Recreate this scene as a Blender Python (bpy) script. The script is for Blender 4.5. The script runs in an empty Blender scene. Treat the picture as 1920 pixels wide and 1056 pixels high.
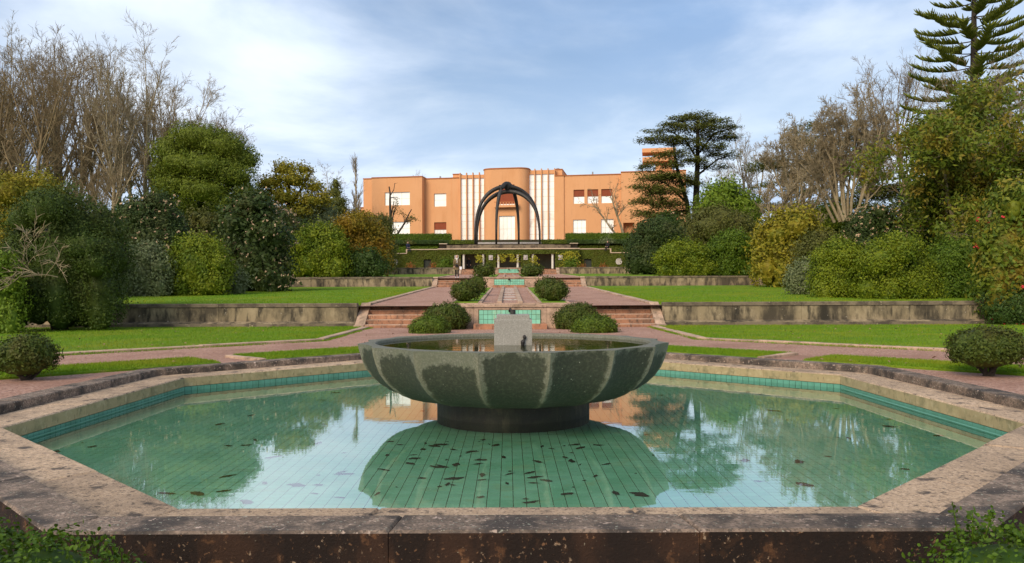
import bpy, math, random
import numpy as np
from mathutils import Vector

# ------------------------------------------------------------------ camera, sky, sun, exposure
sc = bpy.context.scene
C = sc.collection
F, VPX, HY, ROLL, CX, CZ = 1505.0, 953.0, 542.0, 0.0037, -0.06, 1.65   # focal length (px at 1920), vanishing point, roll, eye
cam_d = bpy.data.cameras.new("camera"); cam = bpy.data.objects.new("camera", cam_d); C.objects.link(cam)
cam_d.sensor_width = 36.0; cam_d.lens = 36.0 * F / 1920
cam_d.shift_x = (960 - VPX) / 1920; cam_d.shift_y = (HY - 528) / 1920
cam_d.clip_start = 0.1; cam_d.clip_end = 6000
cam.location = (CX, 0, CZ); cam.rotation_euler = (math.radians(90), ROLL, 0)
cam.rotation_mode = 'XYZ'
sc.camera = cam

SUN_EL, SUN_AZ = math.radians(34), math.radians(212)      # azimuth clockwise from +Y: behind the camera, from the left
world = bpy.data.worlds.new("World"); sc.world = world; world.use_nodes = True
wn, wl = world.node_tree.nodes, world.node_tree.links
wn.clear()
w_out = wn.new("ShaderNodeOutputWorld"); w_bg = wn.new("ShaderNodeBackground"); w_bg.inputs[1].default_value = 0.08
sky = wn.new("ShaderNodeTexSky"); sky.sky_type = 'NISHITA'; sky.sun_disc = False
sky.sun_elevation = SUN_EL; sky.sun_rotation = SUN_AZ; sky.air_density = 1.0; sky.dust_density = 1.5; sky.ozone_density = 2.0
w_tc = wn.new("ShaderNodeTexCoord"); w_sep = wn.new("ShaderNodeSeparateXYZ"); wl.new(w_tc.outputs["Generated"], w_sep.inputs[0])
def wmath(op, a, b=None):
    n = wn.new("ShaderNodeMath"); n.operation = op
    for i, v in enumerate((a, b)):
        if v is None: continue
        if isinstance(v, (int, float)): n.inputs[i].default_value = v
        else: wl.new(v, n.inputs[i])
    return n.outputs[0]
w_zz = wmath('ADD', wmath('ABSOLUTE', w_sep.outputs[2]), 0.16)
w_u = wmath('DIVIDE', w_sep.outputs[0], w_zz); w_v = wmath('DIVIDE', w_sep.outputs[1], w_zz)
w_cmb = wn.new("ShaderNodeCombineXYZ"); wl.new(w_u, w_cmb.inputs[0]); wl.new(w_v, w_cmb.inputs[1])
def wnoise(scale, detail, rough, off):
    m = wn.new("ShaderNodeMapping"); m.inputs["Location"].default_value = (off, off * 0.7, off * 1.3)
    wl.new(w_cmb.outputs[0], m.inputs[0])
    n = wn.new("ShaderNodeTexNoise"); n.inputs["Scale"].default_value = scale; n.inputs["Detail"].default_value = detail
    n.inputs["Roughness"].default_value = rough; n.inputs["Distortion"].default_value = 0.35
    wl.new(m.outputs[0], n.inputs["Vector"]); return n.outputs[0]
def wramp(src, p0, p1, c0, c1, mid=None):
    r = wn.new("ShaderNodeValToRGB"); wl.new(src, r.inputs[0])
    r.color_ramp.elements[0].position = p0; r.color_ramp.elements[1].position = p1
    r.color_ramp.elements[0].color = (*c0, 1); r.color_ramp.elements[1].color = (*c1, 1)
    r.color_ramp.interpolation = 'EASE'
    return r.outputs[0]
# cloud sheet: bright and grey-blue folds over the blue
w_fold = wramp(wnoise(1.15, 9, 0.56, 4.4), 0.32, 0.66, (2.7, 4.1, 6.5), (7.7, 8.5, 9.6))
w_mask = wramp(wnoise(0.7, 6, 0.5, 7.7), 0.30, 0.60, (0.3, 0.3, 0.3), (0.95, 0.95, 0.95))
w_mix = wn.new("ShaderNodeMix"); w_mix.data_type = 'RGBA'
wl.new(w_mask, w_mix.inputs[0]); wl.new(sky.outputs[0], w_mix.inputs[6]); wl.new(w_fold, w_mix.inputs[7])
# paler haze towards the horizon, all round
w_low = wn.new("ShaderNodeMapRange"); w_low.interpolation_type = 'SMOOTHSTEP'; wl.new(wmath('ABSOLUTE', w_sep.outputs[2]), w_low.inputs[0])
w_low.inputs[1].default_value = 0.0; w_low.inputs[2].default_value = 0.34; w_low.inputs[3].default_value = 0.42; w_low.inputs[4].default_value = 0.0
w_hz = wn.new("ShaderNodeMix"); w_hz.data_type = 'RGBA'; wl.new(w_low.outputs[0], w_hz.inputs[0]); wl.new(w_mix.outputs[2], w_hz.inputs[6]); w_hz.inputs[7].default_value = (8.3, 8.9, 9.6, 1)
wl.new(w_hz.outputs[2], w_bg.inputs[0]); wl.new(w_bg.outputs[0], w_out.inputs[0])

sun_d = bpy.data.lights.new("sun", 'SUN'); sun_d.energy = 2.1; sun_d.angle = math.radians(30); sun_d.color = (1.0, 0.86, 0.68)
sun = bpy.data.objects.new("sun", sun_d); C.objects.link(sun)
sun_dir = Vector((math.sin(SUN_AZ) * math.cos(SUN_EL), math.cos(SUN_AZ) * math.cos(SUN_EL), math.sin(SUN_EL)))
sun.rotation_euler = (-sun_dir).to_track_quat('-Z', 'Y').to_euler(); sun.location = sun_dir * 200
vs = sc.view_settings; vs.view_transform = 'Standard'; vs.look = 'None'; vs.gamma = 1.0; vs.exposure = 0.75; vs.use_curve_mapping = False
sc.cycles.use_denoising = True
sc.cycles.max_bounces = 8; sc.cycles.transparent_max_bounces = 12; sc.cycles.sample_clamp_indirect = 6

def W(px, py, Y):                       # a point of the place seen at pixel (px, py) of the photograph, Y metres ahead
    py = py + (px - 960) * ROLL
    return Vector((CX + (px - VPX) * Y / F, Y, CZ - (py - HY) * Y / F))

# ------------------------------------------------------------------ helpers
class MB:
    def __init__(s): s.v = []; s.f = []; s.n = 0; s.arr = []
    def add(s, vs, fs):
        b = s.n; s.v.extend(vs); s.n += len(vs); s.f.extend([tuple(i + b for i in f) for f in fs]); return s
    def box(s, x0, x1, y0, y1, z0, z1):
        return s.add([(x0,y0,z0),(x1,y0,z0),(x1,y1,z0),(x0,y1,z0),(x0,y0,z1),(x1,y0,z1),(x1,y1,z1),(x0,y1,z1)],
                     [(0,3,2,1),(4,5,6,7),(0,1,5,4),(1,2,6,5),(2,3,7,6),(3,0,4,7)])
    def prism(s, poly, z0, z1, c=0.0, zf=None):
        zf = zf or (lambda x, y: 0.0)
        n = len(poly)
        a = sum(poly[i][0]*poly[(i+1)%n][1] - poly[(i+1)%n][0]*poly[i][1] for i in range(n))
        if a < 0: poly = poly[::-1]
        rings = [[(x, y, z0 + zf(x, y)) for x, y in poly], [(x, y, z1 - c + zf(x, y)) for x, y in poly]]
        if c > 0: rings.append([(x, y, z1 + zf(x, y)) for x, y in inset(poly, c)])
        vs = [p for r in rings for p in r]; fs = [tuple(reversed(range(n)))]
        for k in range(len(rings)-1):
            for i in range(n):
                j = (i+1) % n; fs.append((k*n+i, k*n+j, (k+1)*n+j, (k+1)*n+i))
        fs.append(tuple((len(rings)-1)*n + i for i in range(n)))
        return s.add(vs, fs)
    def tube(s, pts, rad, k=6, cap=True):
        pts = [Vector(p) for p in pts]; b = s.n; vs = []; fs = []
        up = Vector((0.31, 0.52, 0.8))
        for i, p in enumerate(pts):
            d = (pts[min(i+1, len(pts)-1)] - pts[max(i-1, 0)]).normalized()
            a = d.cross(up)
            if a.length < 1e-3: a = d.cross(Vector((1,0,0)))
            a.normalize(); q = d.cross(a); r = rad[i] if hasattr(rad, '__len__') else rad
            for j in range(k):
                t = 2*math.pi*j/k; vs.append(tuple(p + a*(r*math.cos(t)) + q*(r*math.sin(t))))
        for i in range(len(pts)-1):
            for j in range(k):
                j2 = (j+1) % k; fs.append((i*k+j, i*k+j2, (i+1)*k+j2, (i+1)*k+j))
        if cap: fs.append(tuple(reversed(range(k)))); fs.append(tuple((len(pts)-1)*k+j for j in range(k)))
        return s.add(vs, fs)
    def lathe(s, prof, n=32, cx=0, cy=0, rf=None):
        rf = rf or (lambda r, z, t: r); m = len(prof)
        vs = [(cx + rf(r,z,2*math.pi*j/n)*math.cos(2*math.pi*j/n), cy + rf(r,z,2*math.pi*j/n)*math.sin(2*math.pi*j/n), z) for r, z in prof for j in range(n)]
        fs = [(i*n+j, i*n+(j+1)%n, (i+1)*n+(j+1)%n, (i+1)*n+j) for i in range(m-1) for j in range(n)]
        return s.add(vs, fs)
    def disc(s, cx, cy, z, r, n=32):
        return s.add([(cx+r*math.cos(2*math.pi*j/n), cy+r*math.sin(2*math.pi*j/n), z) for j in range(n)], [tuple(range(n))])
    def ball(s, c, r, nu=14, nv=9, lump=0.0, seed=0.0):
        r = r if hasattr(r, '__len__') else (r, r, r); vs = []; fs = []
        for i in range(nv+1):
            ph = math.pi*i/nv
            for j in range(nu):
                th = 2*math.pi*j/nu
                d = (math.sin(ph)*math.cos(th), math.sin(ph)*math.sin(th), math.cos(ph))
                q = 1 + lump*(math.sin(4*d[0]+seed)+math.sin(5*d[1]+2*seed)+math.sin(4.5*d[2]+3*seed))/3
                vs.append((c[0]+r[0]*d[0]*q, c[1]+r[1]*d[1]*q, c[2]+r[2]*d[2]*q))
        for i in range(nv):
            for j in range(nu):
                fs.append((i*nu+j, (i+1)*nu+j, (i+1)*nu+(j+1)%nu, i*nu+(j+1)%nu))
        return s.add(vs, fs)
    def mesh(s, name, smooth=False):
        me = bpy.data.meshes.new(name)
        if s.arr:                                           # big numpy batches of quads/tris appended behind the list geometry
            vs = [np.array(s.v, dtype=np.float32).reshape(-1, 3)]; base = s.n
            loops = [np.array([i for f in s.f for i in f], dtype=np.int32)]; tot = [np.array([len(f) for f in s.f], dtype=np.int32)]
            for v, f in s.arr:
                vs.append(v.astype(np.float32)); loops.append((f + base).astype(np.int32).ravel()); tot.append(np.full(len(f), f.shape[1], np.int32)); base += len(v)
            vs = np.concatenate(vs); loops = np.concatenate(loops); tot = np.concatenate(tot)
            me.vertices.add(len(vs)); me.vertices.foreach_set("co", vs.ravel())
            me.loops.add(len(loops)); me.loops.foreach_set("vertex_index", loops)
            me.polygons.add(len(tot)); st = np.concatenate([[0], np.cumsum(tot)[:-1]]).astype(np.int32)
            me.polygons.foreach_set("loop_start", st); me.update(calc_edges=True)
        else:
            me.from_pydata([tuple(v) for v in s.v], [], s.f)
        if getattr(s, 'flat', False): me.polygons.foreach_set("use_smooth", np.zeros(len(me.polygons), dtype=bool))
        if smooth: me.polygons.foreach_set("use_smooth", np.ones(len(me.polygons), dtype=bool))
        me.update(); return me
    def build(s, name, m, parent=None, smooth=False, **tags):
        return put(name, s.mesh(name, smooth), m, parent, **tags)
def inset(poly, c):
    n = len(poly); out = []
    for i in range(n):
        p0, p1, p2 = (Vector(poly[(i+k) % n]) for k in (-1, 0, 1))
        d1 = (p1-p0).normalized(); d2 = (p2-p1).normalized()
        n1 = Vector((-d1.y, d1.x)); n2 = Vector((-d2.y, d2.x)); b = (n1+n2)
        k = c / max(0.25, 1 + n1.dot(n2)); out.append(tuple(p1 + b*k))
    return out
def put(name, me, m, parent=None, **tags):
    o = bpy.data.objects.new(name, me); C.objects.link(o)
    if m is not None and not me.materials: me.materials.append(m)
    if parent:
        o.parent = parent
        if parent.name in ABS: o.location = -parent.location      # mesh given in world coordinates
    return tag(o, **tags)
def tag(o, label=None, cat=None, group=None, kind=None):
    if label: o["label"] = label
    if cat: o["category"] = cat
    if group: o["group"] = group
    if kind: o["kind"] = kind
    return o
ABS = set()
def thing(name, loc, label, cat, group=None, rz=0.0, world=True):
    o = bpy.data.objects.new(name, None); C.objects.link(o); o.location = loc; o.rotation_euler = (0, 0, rz)
    if world and not rz: ABS.add(o.name)
    o.empty_display_size = 0.2
    return tag(o, label, cat, group)

# ------------------------------------------------------------------ materials
def nodes(name):
    m = bpy.data.materials.new(name); m.use_nodes = True; t = m.node_tree; t.nodes.clear()
    out = t.nodes.new("ShaderNodeOutputMaterial"); return m, t.nodes, t.links, out
def setv(l, sock, v):
    if isinstance(v, (int, float)): sock.default_value = v
    elif isinstance(v, tuple): sock.default_value = (*v, 1) if len(v) == 3 else v
    else: l.new(v, sock)
def mixc(n, l, f, a, b, mode='MIX'):
    x = n.new("ShaderNodeMix"); x.data_type = 'RGBA'; x.blend_type = mode
    setv(l, x.inputs[0], f); setv(l, x.inputs[6], a); setv(l, x.inputs[7], b); return x.outputs[2]
def noise(n, l, vec, scale, detail=5, rough=0.6, stretch=None, dist=0.0):
    if stretch:
        mp = n.new("ShaderNodeMapping"); mp.inputs["Scale"].default_value = stretch; l.new(vec, mp.inputs[0]); vec = mp.outputs[0]
    t = n.new("ShaderNodeTexNoise"); t.inputs["Scale"].default_value = scale; t.inputs["Detail"].default_value = detail
    t.inputs["Roughness"].default_value = rough; t.inputs["Distortion"].default_value = dist; l.new(vec, t.inputs["Vector"]); return t.outputs[0]
def band(n, l, src, lo, hi):
    r = n.new("ShaderNodeMapRange"); r.interpolation_type = 'SMOOTHSTEP'; l.new(src, r.inputs[0])
    r.inputs[1].default_value = lo; r.inputs[2].default_value = hi; return r.outputs[0]
def mul(n, l, a, b):
    x = n.new("ShaderNodeMath"); x.operation = 'MULTIPLY'; setv(l, x.inputs[0], a); setv(l, x.inputs[1], b); return x.outputs[0]
def M(name, base, rough=0.85, layers=(), bump=None, rnd=0.0, spec=0.3, metal=0.0, isl=0.0):
    """procedural surface: base colour, noise-shaped overlays (colour, scale, lo, hi, amount, stretch), relief, per-piece variation"""
    m, n, l, out = nodes(name)
    g = n.new("ShaderNodeNewGeometry"); pos = g.outputs["Position"]
    col = base
    for ly in layers:
        c, s, lo, hi, amt = ly[:5]; st = ly[5] if len(ly) > 5 else None
        f = mul(n, l, band(n, l, noise(n, l, pos, s, 6, 0.62, st), lo, hi), amt)
        col = mixc(n, l, f, col, c)
    if isl:
        mi = n.new("ShaderNodeMapRange"); l.new(g.outputs["Random Per Island"], mi.inputs[0]); mi.inputs[3].default_value = 1 - isl; mi.inputs[4].default_value = 1 + isl
        col = mixc(n, l, 1.0, col, mi.outputs[0], 'MULTIPLY')
    if rnd:
        oi = n.new("ShaderNodeObjectInfo"); mr = n.new("ShaderNodeMapRange"); l.new(oi.outputs["Random"], mr.inputs[0])
        mr.inputs[3].default_value = 1 - rnd; mr.inputs[4].default_value = 1 + rnd
        col = mixc(n, l, 1.0, col, mr.outputs[0], 'MULTIPLY')
    b = n.new("ShaderNodeBsdfPrincipled"); setv(l, b.inputs["Base Color"], col); b.inputs["Roughness"].default_value = rough
    b.inputs["Specular IOR Level"].default_value = spec; b.inputs["Metallic"].default_value = metal
    if bump:
        bn = n.new("ShaderNodeBump"); bn.inputs["Strength"].default_value = bump[1]; bn.inputs["Distance"].default_value = bump[2] if len(bump) > 2 else 0.02
        l.new(noise(n, l, pos, bump[0], 8, 0.7), bn.inputs["Height"]); l.new(bn.outputs[0], b.inputs["Normal"])
    l.new(b.outputs[0], out.inputs[0]); return m
def LEAF(name, c1, c2, c3=None, scale=0.8, trans=0.22, rough=0.55, spec=0.18):
    """leaves: two tones told apart leaf by leaf, a third in drifts over the plant"""
    c1, c2, c3 = [tuple(q*f for q, f in zip(c, (1.24, 1.20, 1.0))) if c else None for c in (c1, c2, c3)]
    m, n, l, out = nodes(name)
    g = n.new("ShaderNodeNewGeometry")
    mr = n.new("ShaderNodeMapRange"); l.new(g.outputs["Random Per Island"], mr.inputs[0]); mr.inputs[3].default_value = 0.14; mr.inputs[4].default_value = 0.86
    col = mixc(n, l, mr.outputs[0], c1, c2)
    if c3: col = mixc(n, l, mul(n, l, band(n, l, noise(n, l, g.outputs["Position"], scale, 4, 0.6), 0.46, 0.66), 0.8), col, c3)
    b = n.new("ShaderNodeBsdfPrincipled"); setv(l, b.inputs["Base Color"], col); b.inputs["Roughness"].default_value = rough
    b.inputs["Specular IOR Level"].default_value = spec
    t = n.new("ShaderNodeBsdfTranslucent"); l.new(col, t.inputs[0])
    x = n.new("ShaderNodeMixShader"); x.inputs[0].default_value = trans; l.new(b.outputs[0], x.inputs[1]); l.new(t.outputs[0], x.inputs[2])
    l.new(x.outputs[0], out.inputs[0]); return m

MT = {}
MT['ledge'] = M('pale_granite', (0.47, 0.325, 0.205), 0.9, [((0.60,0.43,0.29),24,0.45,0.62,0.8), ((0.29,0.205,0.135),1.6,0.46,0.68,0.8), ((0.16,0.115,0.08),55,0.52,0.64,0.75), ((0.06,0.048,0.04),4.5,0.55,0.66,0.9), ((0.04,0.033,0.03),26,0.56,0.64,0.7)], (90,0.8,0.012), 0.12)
MT['kerb'] = M('lichened_granite', (0.20, 0.145, 0.105), 0.95, [((0.33,0.235,0.17),9,0.46,0.62,0.9), ((0.04,0.034,0.03),2.6,0.44,0.60,0.9), ((0.09,0.07,0.055),48,0.48,0.60,0.8), ((0.47,0.35,0.27),22,0.60,0.66,0.9), ((0.37,0.37,0.28),38,0.62,0.67,0.8), ((0.62,0.47,0.38),6,0.68,0.71,0.9)], (75,1.0,0.015), 0.16)
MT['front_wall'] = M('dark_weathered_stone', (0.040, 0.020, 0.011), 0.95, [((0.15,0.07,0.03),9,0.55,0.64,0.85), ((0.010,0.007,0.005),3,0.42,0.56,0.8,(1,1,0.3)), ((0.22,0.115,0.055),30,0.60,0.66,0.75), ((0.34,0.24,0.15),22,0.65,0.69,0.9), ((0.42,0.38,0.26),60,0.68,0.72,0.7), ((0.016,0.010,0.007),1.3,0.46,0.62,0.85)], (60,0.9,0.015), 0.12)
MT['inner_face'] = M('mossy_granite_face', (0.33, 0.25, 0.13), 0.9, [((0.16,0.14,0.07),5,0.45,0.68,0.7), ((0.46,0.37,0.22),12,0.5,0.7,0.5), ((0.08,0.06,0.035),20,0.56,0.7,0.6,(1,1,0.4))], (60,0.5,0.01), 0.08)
MT['rust_line'] = M('rust_line', (0.35, 0.12, 0.04), 0.9, [((0.5,0.25,0.1),20,0.5,0.7,0.7)])
MT['wall'] = M('retaining_wall_stone', (0.27, 0.205, 0.12), 0.95, [((0.40,0.31,0.19),1.4,0.45,0.65,0.6), ((0.05,0.04,0.028),0.9,0.42,0.62,0.9,(1.6,1.6,0.7)), ((0.03,0.025,0.018),3.5,0.48,0.66,0.85,(1,1,0.25)), ((0.55,0.47,0.36),9,0.66,0.72,0.6)], (30,0.5,0.02), 0.10)
MT['coping'] = M('dark_coping_stone', (0.19, 0.145, 0.095), 0.95, [((0.06,0.045,0.035),2.0,0.42,0.62,0.8), ((0.38,0.30,0.2),8,0.6,0.7,0.7)], (30,0.5,0.02), 0.15)
MT['pink_stone'] = M('pink_granite', (0.44, 0.295, 0.20), 0.9, [((0.6,0.40,0.28),9,0.45,0.7,0.6), ((0.20,0.14,0.09),2.0,0.46,0.66,0.8), ((0.08,0.06,0.045),12,0.56,0.68,0.7)], (50,0.4,0.01), 0.10)
MT['step'] = M('red_stone_step', (0.35, 0.165, 0.092), 0.9, [((0.48,0.24,0.13),6,0.45,0.7,0.7), ((0.15,0.085,0.055),2.2,0.46,0.66,0.8), ((0.07,0.05,0.038),9,0.53,0.66,0.75,(1,1,0.4))], (40,0.4,0.01), 0.12)
MT['gravel'] = M('red_gravel', (0.40, 0.215, 0.145), 0.97, [((0.56,0.36,0.28),32,0.48,0.60,0.9), ((0.15,0.08,0.055),22,0.52,0.62,0.85), ((0.29,0.15,0.10),0.7,0.42,0.66,0.7), ((0.2,0.17,0.06),0.35,0.58,0.72,0.35)], (90,0.9,0.02))
MT['soil'] = M('dark_soil', (0.06, 0.045, 0.025), 0.97, [((0.05,0.07,0.02),1.2,0.45,0.65,0.8)], (20,0.6,0.03))  # dark brown soil colour with greenish noise patches
MT['lawn'] = M('lawn_turf', (0.125, 0.23, 0.010), 0.9, [((0.21,0.255,0.018),0.35,0.42,0.62,0.85), ((0.07,0.16,0.01),1.7,0.47,0.66,0.7), ((0.24,0.22,0.05),5,0.58,0.70,0.6), ((0.06,0.14,0.008),30,0.5,0.7,0.5)], (55,0.9,0.03), spec=0.15)
MT['tile'] = M('green_glazed_tile', (0.25, 0.58, 0.36), 0.35, [((0.17,0.48,0.26),1.2,0.42,0.64,0.8), ((0.29,0.47,0.23),5,0.52,0.70,0.6), ((0.12,0.30,0.15),9,0.62,0.72,0.5)], None, 0.07, 0.4, isl=0.07)
MT['tile_wall'] = M('turquoise_wall_tile', (0.09, 0.24, 0.175), 0.3, [((0.06,0.17,0.11),4,0.45,0.66,0.7)], None, 0.12, 0.4)
MT['tile_panel'] = M('pale_turquoise_tile', (0.22, 0.52, 0.36), 0.4, [((0.30,0.45,0.24),3,0.5,0.7,0.6), ((0.36,0.22,0.1),2.0,0.60,0.74,0.7,(1,1,0.35))], None, 0.14, 0.4)
MT['grout'] = M('rusty_grout', (0.07, 0.05, 0.018), 0.9, [((0.035,0.035,0.014),5,0.45,0.65,0.8)])
MT['granite_block'] = M('grey_granite', (0.27, 0.25, 0.21), 0.85, [((0.36,0.34,0.29),60,0.45,0.65,0.7), ((0.12,0.11,0.095),90,0.52,0.66,0.7), ((0.17,0.155,0.125),2,0.5,0.75,0.6)], (120,0.4,0.005))
MT['pedestal'] = M('wet_mossy_stone', (0.024, 0.023, 0.013), 0.6, [((0.07,0.058,0.03),5,0.5,0.66,0.8,(1,1,0.25)), ((0.015,0.013,0.01),2.5,0.45,0.6,0.8), ((0.33,0.30,0.25),8,0.66,0.74,0.7,(1.6,1.6,0.12)), ((0.3,0.25,0.15),40,0.67,0.72,0.6)], (40,0.6,0.012))
MT['dark_metal'] = M('dark_bronze', (0.035, 0.03, 0.026), 0.55, [((0.06,0.065,0.055),3,0.5,0.7,0.7)], (12,0.5,0.03), spec=0.5, metal=0.4)
MT['bark'] = M('grey_brown_bark', (0.29, 0.225, 0.13), 0.95, [((0.40,0.32,0.20),2.0,0.45,0.65,0.7), ((0.09,0.065,0.04),6,0.5,0.68,0.7,(1,1,0.3))], (18,0.7,0.03))
MT['bark_pale'] = M('pale_bark', (0.28, 0.215, 0.12), 0.95, [((0.32,0.26,0.165),3,0.45,0.65,0.7), ((0.14,0.11,0.07),7,0.5,0.68,0.7)], (18,0.6,0.03))
MT['bark_red'] = M('reddish_twig_bark', (0.185, 0.13, 0.068), 0.95, [((0.29,0.22,0.125),2.0,0.45,0.65,0.8)], (18,0.6,0.03))
MT['bark_dark'] = M('dark_bark', (0.045, 0.034, 0.024), 0.95, [((0.09,0.07,0.05),5,0.5,0.68,0.7)], (18,0.7,0.03))
MT['orange'] = M('orange_render', (0.66, 0.325, 0.145), 0.9, [((0.69,0.35,0.165),0.25,0.4,0.7,0.7), ((0.56,0.25,0.10),0.9,0.5,0.75,0.5,(1,1,0.25)), ((0.50,0.23,0.11),2.5,0.56,0.72,0.4,(1,1,0.12))], (8,0.08,0.02))
MT['orange_dark'] = M('terracotta_trim', (0.42, 0.145, 0.05), 0.9, [((0.36,0.12,0.04),0.6,0.45,0.7,0.5)])
MT['shutter'] = M('rust_red_shutter', (0.27, 0.06, 0.02), 0.7, [((0.2,0.04,0.015),3,0.45,0.7,0.5)])
MT['frame'] = M('cream_frame', (0.58, 0.48, 0.34), 0.6)
MT['column'] = M('white_column', (0.66, 0.61, 0.52), 0.8, [((0.5,0.44,0.35),2,0.5,0.7,0.6)])
MT['arcade_in'] = M('sage_plaster', (0.24, 0.25, 0.17), 0.9, [((0.18,0.2,0.12),1,0.45,0.7,0.6)])
MT['dark_door'] = M('dark_door', (0.035, 0.04, 0.03), 0.8)
MT['cream_stone'] = M('cream_stone', (0.55, 0.42, 0.29), 0.9, [((0.36,0.27,0.18),1.5,0.48,0.7,0.7)], None, 0.1)
MT['mask'] = M('carved_stone', (0.45, 0.40, 0.36), 0.9, [((0.2,0.18,0.16),9,0.5,0.65,0.8)])
MT['litter'] = M('sodden_leaf', (0.035, 0.02, 0.012), 0.8, rnd=0.4)
MT['litter_dry'] = M('dry_leaf', (0.30, 0.17, 0.10), 0.9, rnd=0.5)
MT['petal_red'] = M('red_petal', (0.55, 0.03, 0.04), 0.6)
MT['petal_pale'] = LEAF('pale_blossom', (0.55,0.40,0.30), (0.42,0.29,0.20))
MT['rock'] = M('roof_metal', (0.25,0.25,0.25), 0.6)
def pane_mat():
    m, n, l, out = nodes('painted_glare_glass')
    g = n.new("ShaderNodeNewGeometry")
    col = mixc(n, l, band(n, l, noise(n, l, g.outputs["Position"], 0.35, 3), 0.4, 0.7), (0.97,0.93,0.83), (0.98,0.96,0.91))  # pale diffuse colour paints the bright sky reflection into the panes
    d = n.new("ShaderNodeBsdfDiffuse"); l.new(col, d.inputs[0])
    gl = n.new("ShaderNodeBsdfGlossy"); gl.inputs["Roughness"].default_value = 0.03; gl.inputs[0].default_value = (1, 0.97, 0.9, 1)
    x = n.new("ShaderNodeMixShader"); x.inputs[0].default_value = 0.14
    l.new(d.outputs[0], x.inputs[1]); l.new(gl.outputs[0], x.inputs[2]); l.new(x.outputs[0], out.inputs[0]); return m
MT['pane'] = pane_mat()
def water_mat(name, tint, ior, bump_scale, strength):
    m, n, l, out = nodes(name)
    g = n.new("ShaderNodeNewGeometry")
    bn = n.new("ShaderNodeBump"); bn.inputs["Strength"].default_value = strength; bn.inputs["Distance"].default_value = 0.01
    l.new(noise(n, l, g.outputs["Position"], bump_scale, 3, 0.5, (0.8, 1.6, 1)), bn.inputs["Height"])
    lw = n.new("ShaderNodeLayerWeight"); lw.inputs[0].default_value = 0.5; l.new(bn.outputs[0], lw.inputs[1])
    pw = n.new("ShaderNodeMath"); pw.operation = 'POWER'; l.new(lw.outputs["Facing"], pw.inputs[0]); pw.inputs[1].default_value = ior
    fr = n.new("ShaderNodeMath"); fr.operation = 'MULTIPLY_ADD'; l.new(pw.outputs[0], fr.inputs[0]); fr.inputs[1].default_value = 0.92; fr.inputs[2].default_value = 0.025
    tr = n.new("ShaderNodeBsdfTransparent"); tr.inputs[0].default_value = (*tint, 1)
    gl = n.new("ShaderNodeBsdfGlossy"); gl.inputs["Roughness"].default_value = 0.012; l.new(bn.outputs[0], gl.inputs["Normal"])
    x = n.new("ShaderNodeMixShader"); l.new(fr.outputs[0], x.inputs[0]); l.new(tr.outputs[0], x.inputs[1]); l.new(gl.outputs[0], x.inputs[2])
    l.new(x.outputs[0], out.inputs[0]); return m
MT['water'] = water_mat('pool_water', (0.97, 1.0, 0.98), 2.0, 5.0, 0.03)
MT['bowl_water'] = water_mat('bowl_water', (0.45, 0.5, 0.25), 3.6, 6.0, 0.06)
def bowl_mat():
    m, n, l, out = nodes('stained_bowl_granite')
    g = n.new("ShaderNodeNewGeometry"); pos = g.outputs["Position"]
    col = mixc(n, l, band(n, l, noise(n, l, pos, 45, 6, 0.7), 0.42, 0.66), (0.115,0.112,0.08), (0.205,0.198,0.15))
    col = mixc(n, l, mul(n, l, band(n, l, noise(n, l, pos, 2.2, 5), 0.42, 0.68), 0.7), col, (0.125,0.125,0.08))
    at = n.new("ShaderNodeAttribute"); at.attribute_name = "stain"
    ad = n.new("ShaderNodeMath"); ad.operation = 'ADD'; l.new(at.outputs["Fac"], ad.inputs[0])
    nz = n.new("ShaderNodeMath"); nz.operation = 'MULTIPLY_ADD'; l.new(noise(n, l, pos, 7, 8, 0.7), nz.inputs[0]); nz.inputs[1].default_value = 1.7; nz.inputs[2].default_value = -0.85
    l.new(nz.outputs[0], ad.inputs[1])
    dark = mixc(n, l, band(n, l, noise(n, l, pos, 30, 6), 0.45, 0.7), (0.020,0.024,0.013), (0.05,0.052,0.03))
    col = mixc(n, l, mul(n, l, band(n, l, ad.outputs[0], 0.24, 0.50), 0.86), col, dark)
    col = mixc(n, l, mul(n, l, band(n, l, noise(n, l, pos, 26, 3), 0.70, 0.74), 0.8), col, (0.45,0.42,0.33))
    at2 = n.new("ShaderNodeAttribute"); at2.attribute_name = "rib"
    col = mixc(n, l, mul(n, l, at2.outputs["Fac"], 0.15), col, (0.30,0.24,0.13))
    b = n.new("ShaderNodeBsdfPrincipled"); l.new(col, b.inputs["Base Color"]); b.inputs["Roughness"].default_value = 0.75; b.inputs["Specular IOR Level"].default_value = 0.3
    bn = n.new("ShaderNodeBump"); bn.inputs["Strength"].default_value = 0.4; bn.inputs["Distance"].default_value = 0.006
    l.new(noise(n, l, pos, 90, 5), bn.inputs["Height"]); l.new(bn.outputs[0], b.inputs["Normal"]); l.new(b.outputs[0], out.inputs[0]); return m
MT['bowl'] = bowl_mat()
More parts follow.
